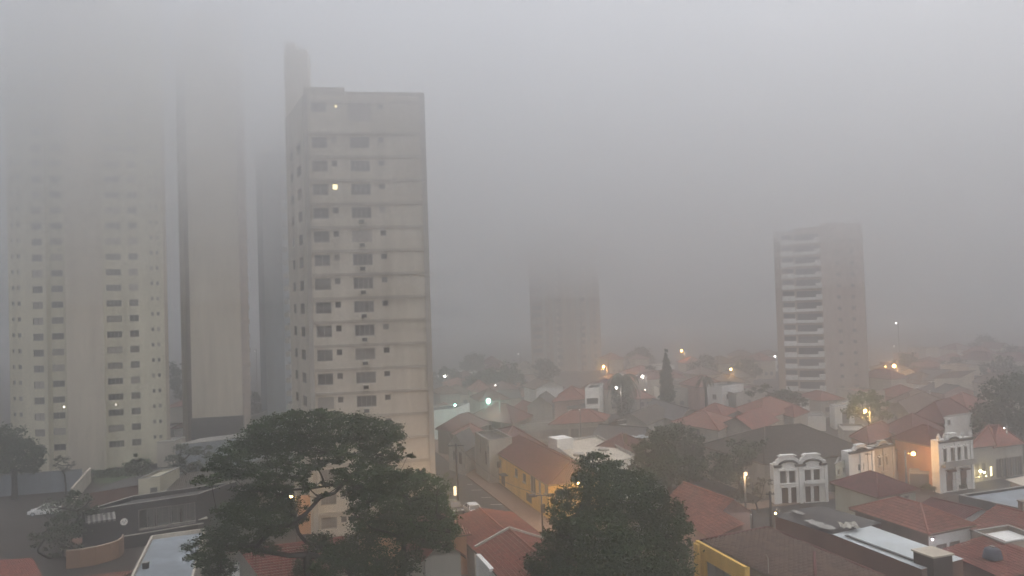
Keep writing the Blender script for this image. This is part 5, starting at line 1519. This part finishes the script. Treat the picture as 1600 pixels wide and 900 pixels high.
slab_thing('flat_roof_house', 'near house with plain grey flat roof and pale edge at the bottom', 'house', [P(236, 842, 5.2), P(322, 830, 5.2), P(322, 830, 5.2) + (P(205, 905, 5.2) - P(236, 842, 5.2)) * 1.3 + Vector((0, 0, 0)), P(205, 905, 5.2) * 1.0 + (P(205, 905, 5.2) - P(236, 842, 5.2)) * .3], 0, 5.2, M_offwhite)
q = [P(236, 842, 5.25), P(322, 830, 5.25)]; dn_ = (P(205, 905, 5.25) - P(236, 842, 5.25)) * 1.3
fh = [o for o in S.objects if o.name.startswith('flat_roof_house')][0]
mb = MB(); rr4 = [q[0], q[1], q[1] + dn_, q[0] + dn_]; ins = []
c0 = sum(rr4, Vector()) / 4
ins = [p + (c0 - p).normalized() * .45 for p in rr4]
mb.prism([(p.x - fh.location.x, p.y - fh.location.y) for p in ins], 5.18, 5.26); mb.build('roof', M_bluegrey, fh)
mb = MB()
for a, b in zip(rr4, rr4[1:] + rr4[:1]):
    d = (b - a); L = d.length; d.normalize(); k = Vector((-d.y, d.x, 0)); mb.box((a + b) / 2 - fh.location + ZUP * .15 + k * (.1 if k.dot(c0 - a) > 0 else -.1), (L / 2 - .1, .1, .2), (d, k, ZUP))
mb.build('parapet', M_beige, fh)
vt = thing('roof_vent_pipe', 'small dark vent pipe on the plain grey flat roof', 'vent', P(228, 888, 5.26))
mb = MB(); mb.box((0, 0, .25), (.22, .22, .28)); mb.build('pipe', M_dark, vt); mb = MB(); mb.box((0, 0, .56), (.27, .27, .04)); mb.build('cap', M_slab, vt)
house('red tiled roof house in the lower left corner with pale edge', P(-40, 880, 4.0), (46, 874), P(60, 900, 4.0), 4.0, roof='shed', rh=.01, axis=0, wall=M_offwhite, tile=M_tile_red, fine=2, over=.3)
house('sliver of red roof between the curved wall and the grey flat roof', (120, 903), (206, 893), P(206, 893, 3.6) - Vector((2, 8, 0)), 3.6, roof='shed', rh=.01, axis=0, wall=M_brown, tile=M_tile_orange, fine=2, over=.2)
wallthing('white pillar and wall at the foot of the spreading tree', (352, 885), (374, 882), 5.4, .9, M_white, name='wall_pillar')
gf = thing('white_frame', 'white metal frame standing in the yard behind the spreading tree', 'frame', P(404, 812))
k_ = .088
for nm, a, b in (('post', (374, 765), (374, 800)), ('post', (438, 768), (438, 800)), ('crossbar', (374, 765), (438, 768))):
    mb = MB(); mb.tube([PY(a[0], a[1], gf.location.y) - gf.location, PY(b[0], b[1], gf.location.y) - gf.location], .08, 5); mb.build(nm, M_white, gf)

# ------------------------------------------------------------------ people on the terrace
def person(label, px, py, top, bot, yaw=0.0, h=1.7):
    b = P(px, py, .5)
    t = thing('person', label, 'person', b, yaw)
    me = bpy.data.meshes.new('body')
    k = h / 1.7
    v = [(0, 0, .92), (0, 0, 1.15), (0, 0, 1.40), (0, 0, 1.50), (0, 0, 1.62), (.18, 0, 1.38), (.24, -.04, 1.12), (.22, -.16, .92), (-.18, 0, 1.38), (-.24, -.03, 1.12), (-.22, -.12, .9), (.10, 0, .86), (.11, -.02, .48), (.11, 0, .05), (-.10, 0, .86), (-.12, .02, .48), (-.12, .05, .05)]
    ed = [(0, 1), (1, 2), (2, 3), (3, 4), (2, 5), (5, 6), (6, 7), (2, 8), (8, 9), (9, 10), (0, 11), (11, 12), (12, 13), (0, 14), (14, 15), (15, 16)]
    me.from_pydata([tuple(c * k for c in p) for p in v], ed, [])
    o = bpy.data.objects.new('body', me); link(o, t)
    me.materials.append(bot)
    sk_ = o.modifiers.new('skin', 'SKIN')
    rad = [.15, .15, .16, .06, .105, .07, .05, .04, .07, .05, .04, .1, .07, .05, .1, .07, .05]
    for i, r in enumerate(rad): me.skin_vertices[0].data[i].radius = (r, r * .85)
    me.skin_vertices[0].data[0].use_root = True
    ss = o.modifiers.new('sub', 'SUBSURF'); ss.levels = 1; ss.render_levels = 1
    mb = MB(); mb.lathe((0, 0, .9 * k), [(.19, 0), (.2, .2), (.21, .42), (.17, .52), (.08, .6)], 10); mb.build('shirt', top, t, smooth=True)
    return t


person('person in a white top and dark trousers standing on the terrace', 157, 845, M_white, M_dark, .3)

# ------------------------------------------------------------------ cars
def car(label, pos, head, paint, lights=None, L=4.1, group='cars parked along the street'):
    """hatchback, pos = ground point, head = heading of the nose"""
    t = thing('parked_car', label, 'car', pos, head, group)
    Wd, sc = .86, L / 4.1
    sx = [(-2.05, .35, .75), (-2.0, .3, .95), (-1.2, .25, 1.0), (-.2, .25, .98), (.9, .25, .93), (1.7, .27, .82), (2.02, .33, .62)]
    mb = MB()
    rows_ = []
    for x, z0, z1 in sx:
        w_ = Wd * (1 - .1 * (abs(x) / 2.05) ** 4)
        rows_.append([Vector((x * sc, -w_, z0)), Vector((x * sc, -w_ * 1.0, z0 + (z1 - z0) * .6)), Vector((x * sc, -w_ * .93, z1)), Vector((x * sc, w_ * .93, z1)), Vector((x * sc, w_, z0 + (z1 - z0) * .6)), Vector((x * sc, w_, z0))])
    for a, b in zip(rows_, rows_[1:]):
        for i in range(5): mb.face([a[i], b[i], b[i + 1], a[i + 1]])
        mb.face([a[5], b[5], b[0], a[0]])
    mb.face(rows_[0]); mb.face(rows_[-1][::-1])
    mb.build('body', paint, t)
    lo = [(-1.85, .98), (1.0, .96)]; hi = [(-1.45, 1.42), (.15, 1.44)]
    cab = lambda x, z, w_: [Vector((x * sc, -w_, z)), Vector((x * sc, w_, z))]
    a0, b0 = cab(-1.85, .97, .78), cab(1.0, .93, .78); a1, b1 = cab(-1.5, 1.40, .64), cab(.2, 1.42, .64)
    g = MB()
    for q_ in ((a0[0], b0[0], b1[0], a1[0]), (b0[1], a0[1], a1[1], b1[1]), (a0[1], a0[0], a1[0], a1[1]), (b0[0], b0[1], b1[1], b1[0])): g.face(list(q_))
    g.build('window_glass', M_glass, t)
    r_ = MB(); r_.prism([(p.x, p.y) for p in (a1[0], b1[0], b1[1], a1[1])], 1.39, 1.47, bottom=True)
    for x in (-.6,):
        for s in (-1, 1): r_.tube([(x * sc, s * .79, .95), (x * sc, s * .655, 1.42)], .045, 4)
    for s in (-1, 1):
        r_.tube([a0[(s + 1) // 2], a1[(s + 1) // 2]], .05, 4); r_.tube([b0[(s + 1) // 2], b1[(s + 1) // 2]], .045, 4)
    r_.build('roof', paint, t)
    for x in (-1.3, 1.28):
        for s in (-1, 1):
            w_ = MB(); w_.tube([(x * sc, s * .72, .31), (x * sc, s * .89, .31)], .31, 14)
            wh = w_.build('wheel', M_rubber, t)
            w_ = MB(); w_.tube([(x * sc, s * .88, .31), (x * sc, s * .905, .31)], .19, 10); w_.build('rim', M_metal, wh)
    for s in (-1, 1):
        w_ = MB(); w_.box((1.93 * sc, s * .6, .68), (.08, .17, .07)); w_.build('headlight', M_white, t)
        w_ = MB(); w_.box((-2.0 * sc, s * .66, .8), (.06, .12, .1)); w_.build('tail_light', mat('tail_red', (.3, .02, .02)), t)
        w_ = MB(); w_.box((.75 * sc, s * .92, .98), (.08, .07, .06)); w_.build('mirror', paint, t)
    w_ = MB(); w_.box((2.02 * sc, 0, .42), (.03, .5, .07)); w_.build('grille', M_rubber, t)
    return t


M_car_white = mat('car_white', (.75, .75, .75), rough=.25, var=.03, dirt=.02, spec=.6)
M_car_dark = mat('car_dark', (.03, .03, .035), rough=.25, var=.03, dirt=.02, spec=.6)
M_car_grey = mat('car_grey', (.25, .26, .27), rough=.25, var=.03, dirt=.02, spec=.6)
hd_ = math.atan2(D1.y, D1.x)
car('white hatchback parked at the left behind the dark street tree', P(70, 804), math.pi + .22, M_car_white, group='parked cars')
car('white car under the lamp on the street, beside the long red roof', P(737, 802), hd_ + math.pi, M_car_white, group='parked cars')
car('dark car with pale windscreen parked left of the white car', P(711, 800), hd_, M_car_dark, group='parked cars')
car('grey car mostly hidden by the dense tree, farthest left of three', P(692, 792), hd_, M_car_grey, group='parked cars')

# ------------------------------------------------------------------ lamps
AMBER, ORANGE, WHITE, GREENW = (1.0, .62, .20), (1.0, .50, .14), (1.0, .93, .85), (.50, 1.0, .82)


def street_lamp(label, px, py, y, col, power, head=.16, arm=1.2, armdir=None, emit=30, pole=True, group=None, zb=0.0, name='street_lamp', cat='street lamp', concrete=True):
    c = PY(px, py, y)
    ad = armdir or Vector((1, 0, 0))
    foot = Vector((c.x, c.y, 0)) + ad * arm
    t = thing(name, label, cat, (foot.x, foot.y, zb), 0, group)
    top = c.z - zb
    lc = c - t.location
    if pole:
        mb = MB(); mb.tube([(0, 0, 0), (0, 0, top + .6)], [.15, .1], 8); mb.build('pole', M_pole if concrete else M_steel, t, smooth=True)
        mb = MB(); mb.tube([Vector((0, 0, top - .1)), lc * .5 + Vector((0, 0, top * .5 + .1)), lc + ZUP * .12], .045, 5); mb.build('arm', M_steel, t)
    mb = MB(); mb.box(lc + ZUP * (head + .06), (head * 1.5, head * .9, .05)); mb.build('lamp_head', M_steel, t)
    mb = MB(); mb.lathe(lc, [(0, -head), (head * .75, -head * .6), (head, 0), (head * .8, head * .7), (0, head)], 10)
    mb.build('lamp_glass', emis('lamp_%d_%d_%d_%d' % (col[0] * 99, col[1] * 99, col[2] * 99, emit), col, emit), t, smooth=True)
    if power:
        L = bpy.data.lights.new('lamp_light', 'POINT'); L.energy = power * (1.0 if y < 120 else 1.2); L.color = col; L.shadow_soft_size = head
        lo = bpy.data.objects.new('lamp_light', L); lo.location = lc - ZUP * (head + .12); link(lo, t)
    return t


street_lamp('amber street lamp at the end of the yellow house, half behind the round tree', 904, 755, 91, (1.0, .55, .16), 1300, .14, 1.2, D2)
dl_c = PY(846, 774, 90)
dlm = thing('street_lamp', 'double armed dark street lamp, unlit, in front of the yellow house', 'street lamp', (dl_c.x, dl_c.y, 0))
mb = MB(); mb.tube([(0, 0, 0), (0, 0, dl_c.z)], [.12, .08], 8); mb.build('pole', M_steel, dlm, smooth=True)
mb = MB(); mb.box((0, 0, dl_c.z), (1.1, .05, .05)); mb.build('arm', M_steel, dlm)
for s in (-1, 1):
    mb = MB(); mb.box((s * 1.1, 0, dl_c.z), (.38, .2, .16)); mb.box((s * .7, 0, dl_c.z - .05), (.2, .14, .08)); mb.build('lamp_head', M_dark, dlm)
mb = MB(); mb.box((.12, 0, dl_c.z - 1.5), (.25, .12, .5)); mb.build('control_box', M_dark, dlm)
street_lamp('pale orange lamp glowing on a tall wooden pole left of the ornamental facade', 1165, 740, 99.7, (1, .66, .36), 200, .24, .6, Vector((0, 1, 0)), emit=1.6)
street_lamp('strong orange lamp shining before the orange washed wall', 1427, 709, 107, ORANGE, 420, .26, 1.4, -D2)
street_lamp('yellow lamp below the balcony tower, before the lit tree', 1352, 642, 140, AMBER, 700, .26, 1.0, D2)
street_lamp('large warm lamp far off right of the balcony tower', 1397, 572, 215, ORANGE, 1400, .45, 1.0, D2)
street_lamp('small orange lamp just left of the large warm far lamp', 1383, 573, 225, ORANGE, 200, .22, 1.0, D2)
street_lamp('yellow lamp in the fog above the white two storey house', 1142, 577, 218, AMBER, 500, .3, 1.0, D2)
street_lamp('distant orange lamp up in the fog right of the cypress', 1065, 548, 300, ORANGE, 700, .42, 1.0, D2)
street_lamp('orange lamp glowing between the faint tower and the big palm', 943, 573, 240, ORANGE, 1400, .36, 1.0, D2)
street_lamp('white lamp between the big palm and the cypress', 1004, 588, 205, WHITE, 250, .28, 1.0, D2)
street_lamp('small white lamp shining in front of the big palm', 963, 606, 165, WHITE, 100, .2, 1.0, D2)
street_lamp('brightest lamp, greenish white, above the dark red roofs', 763, 626, 158, GREENW, 700, .5, 2.4, D2, emit=3)
street_lamp('greenish wall lamp on the corner of the plain white block', 711, 633, 145, GREENW, 90, .25, .4, D2, pole=False, zb=6.0, name='wall_lamp', cat='wall lamp', emit=6)
street_lamp('far white lamp just right of the beige tower', 695, 588, 222, WHITE, 120, .26, 1.0, D2)
street_lamp('dim white lamp before the faint round tree', 774, 602, 205, WHITE, 20, .16, 1.0, D2, emit=8)
street_lamp('blurred whitish lamp at the left edge of the faint tower', 827, 572, 300, WHITE, 150, .5, 1.0, D2, emit=2)
street_lamp('tiny far lamp left of the faint tower', 810, 553, 330, WHITE, 20, .3, 1.0, D2, emit=4)
street_lamp('whitish lamp at the left side of the balcony tower', 1211, 557, 240, WHITE, 60, .3, 1.0, D2, emit=6)
street_lamp('high white beacon in the fog right of the balcony tower', 1400, 505, 300, WHITE, 40, .35, 1.0, D2, emit=6)
street_lamp('faint pale lamp below the high beacon', 1397, 541, 310, WHITE, 0, .3, 1.0, D2, emit=3)
street_lamp('small white lamp by the low white house in the far row', 1451, 602, 195, WHITE, 60, .22, 1.0, D2, emit=10)
street_lamp('white glint on the far roofs near the huge dark tree', 1564, 609, 170, WHITE, 4, .12, .5, D2, emit=2)
street_lamp('pale lamp within the huge dark tree at the right edge', 1569, 669, 118, WHITE, 10, .1, .5, D2, emit=6)
street_lamp('reddish pole lamp on a slanted arm left of the cypress', 1008, 609, 195, (1, .75, .6), 30, .16, 1.3, Vector((-1, 0, 0)), emit=5)
street_lamp('small yellow lamp at the left end of the long brown building', 1212, 802, 86, AMBER, 60, .12, .1, Vector((1, 0, 0)), emit=22, concrete=False)
street_lamp('tiny white light in the dark yard left of the brown building', 1174, 803, 92, WHITE, 4, .05, .1, D2, emit=3, concrete=False)
street_lamp('amber lamp seen through the branches of the spreading tree', 455, 776, 92, AMBER, 160, .2, .6, D2, emit=20)
street_lamp('tiny white lamp left of the bluish tower', 398, 548, 260, WHITE, 5, .2, .5, D2, emit=5)
street_lamp('small white lamp on the pinkish tile roof row', 905, 640, 150, WHITE, 2, .08, .2, D2, emit=2)
street_lamp('warm pinkish wall lamp on the corner of the cream front', 1457, 843, 69.5, (1, .8, .86), 40, .1, .25, D2, pole=False, zb=4.0, name='wall_lamp', cat='wall lamp', emit=14)
for i, (px, py) in enumerate(((1532, 736), (1538, 738), (1541, 744), (1530, 745))):
    street_lamp(('warm bulb highest in the shop doorway', 'second warm bulb, right of the highest in the shop doorway', 'dim bulb low at the right of the shop doorway', 'dim bulb low at the left of the shop doorway')[i], px, py, 112.6, (1, .85, .45), (30, 30, 0, 0)[i], (.2, .16, .1, .1)[i], .1, D2, pole=False, zb=1, name='shop_lamp', cat='lamp', emit=(12, 12, 3, 3)[i])
street_lamp('amber street lamp added to light the yellow house, unseen behind the dense green tree', 686, 779, 91, (1.0, .58, .18), 380, .16, 1.5, -D2)  # guessed lamp, unseen behind the tree, added to light the yellow facade and street
# utility poles
def utility_pole(label, px, py_top, y, h=None, bar=.9):
    top = PY(px, py_top, y)
    t = thing('utility_pole', label, 'utility pole', (top.x, top.y, 0))
    mb = MB(); mb.tube([(0, 0, 0), (0, 0, top.z)], [.2, .13], 8); mb.build('pole', M_steel, t, smooth=True)
    mb = MB(); mb.box((0, 0, top.z - .3), (bar, .06, .06)); mb.build('crossarm', M_steel, t)
    mb = MB()
    for s in (-.85, -.4, .4, .85): mb.lathe((s * bar, 0, top.z - .24), [(.05, 0), (.07, .1), (.03, .2), (0, .2)], 6)
    mb.build('insulator', M_slab, t)['kind'] = 'stuff'
    return t


p1 = utility_pole('dark street pole with crossarm standing beside the beige tower', 712.5, 693, 108, bar=1.15)
p2 = utility_pole('thin pale pole just left of the ornamental facade', 1203, 768, 92, bar=.5)
sgn = thing('lit_sign', 'narrow lit yellowish sign on the street pole above the dark car', 'sign', PY(711, 767, 107.6))
mb = MB(); mb.box((0, 0, 0), (.2, .06, .62)); mb.build('sign_panel', emis('sign_glow', (1, .78, .5), 1.1), sgn)
mb = MB(); mb.box((0, .05, 0), (.25, .05, .68)); mb.build('sign_frame', M_steel, sgn)
wires = ((PY(1203, 770, 92), PY(1165, 738, 99.7)), (PY(712, 694, 108), PY(763, 640, 160)), (PY(1165, 742, 99.7), PY(1110, 747, 112)), (PY(713, 695, 108), dl_c + ZUP * .1), (PY(712, 697, 108), PY(690, 640, 150)))
for i, (a, b) in enumerate(wires):
    mb = MB(); pts = [a.lerp(b, k / 10) - ZUP * (1.2 * math.sin(math.pi * k / 10)) for k in range(11)]
    mb.tube([p - a for p in pts], .022, 4); o_ = mb.build('power_wire', M_steel); o_.location = a
    tag(o_, ('sagging wire between the thin pale pole and the orange lamp pole', 'wire running from the street pole towards the bright white lamp', 'wire crossing the dark yard left of the orange lamp pole', 'wire between the street pole and the double armed lamp', 'wire from the street pole back along the beige tower')[i], 'wire')

# ------------------------------------------------------------------ far houses fading into the fog
rf = random.Random(12)
tiles = [M_tile_red, M_tile_dark, M_tile_old, M_tile_orange, M_fibre]
wl = [M_white, M_offwhite, M_beige, M_tan, M_pink]
occupied = []
ORD = 'first second third fourth fifth sixth seventh eighth ninth tenth eleventh twelfth thirteenth fourteenth fifteenth sixteenth seventeenth eighteenth nineteenth twentieth'.split()
WN = {M_white.name: 'white', M_offwhite.name: 'grey white', M_beige.name: 'beige', M_tan.name: 'tan', M_pink.name: 'pinkish'}
TN = {M_tile_red.name: 'red', M_tile_dark.name: 'dark red', M_tile_old.name: 'brown', M_tile_orange.name: 'orange', M_fibre.name: 'grey'}
for row, y in enumerate((178, 196, 216, 238, 262, 290)):
    x = 675 + row * 9
    nth = 0
    while x < 1640:
        wpx = rf.uniform(28, 52) * 190 / y
        c = G(x, y + rf.uniform(-4, 4))
        lim = (1200 < x < 1375 and y > 190) or (815 < x < 945 and y > 225)
        if not lim and not (y < 200 and 900 < x < 1200 and row == 0):
            a = rf.uniform(.1, .35)
            L_, Dp = wpx * y / FPX, rf.uniform(8, 11)
            A_ = c; B_ = c + Vector((math.cos(a) * L_, math.sin(a) * L_, 0)); C_2 = B_ + Vector((-math.sin(a) * Dp, math.cos(a) * Dp, 0))
            zz = rf.choice((3.4, 4.2, 4.8, 6.5))
            for v in (A_, B_, C_2): v.z = zz
            w1, t1, r1 = rf.choice(wl), rf.choice(tiles), rf.choice(('hip', 'gable', 'hip', 'flat'))
            lab = '%s house, %s %s roof, %s from the left in the %s foggy row' % (WN[w1.name], TN[t1.name], r1, ORD[nth], ORD[row]); nth += 1
            house(lab, A_, B_, C_2, zz, roof=r1, rh=rf.uniform(1.4, 2.2), axis=rf.choice((0, 1)), wall=w1, tile=t1,
                  ops={0: [('w', .3, 1.2, 1.2, 1.2), ('w', .7, 1.2, 1.2, 1.2)]}, group='houses fading into the distant fog')
        x += wpx * rf.uniform(1.15, 1.9)
for k, (px, y) in enumerate(((700, 255), (850, 265), (1020, 240), (1100, 262), (1165, 250), (1420, 250), (1490, 235), (1580, 265), (1000, 300), (1540, 300), (740, 300), (1250, 262))):
    c = G(px, y)
    h_ = hor(px) + 28 * FPX / y
    blob_tree('blurred distant tree among the far houses, ' + ('just right of the beige tower', 'at the left foot of the faint tower', 'between the big palm and the cypress', 'behind the slim palm', 'behind the white two storey house', 'below the large warm far lamp', 'behind the tan warehouse', 'at the far right edge', 'farthest, right of the faint tower', 'farthest, left of the huge dark tree', 'farthest, above the brightest lamp', 'left behind the balcony tower')[k], y, [(px, h_ - 30, 14, 10), (px + 12, h_ - 22, 12, 9), (px - 13, h_ - 24, 12, 9), (px, h_ - 16, 16, 8)], px, M_leaf_far, .3, .7, 35, group='distant trees among the far houses', seed=70 + k)
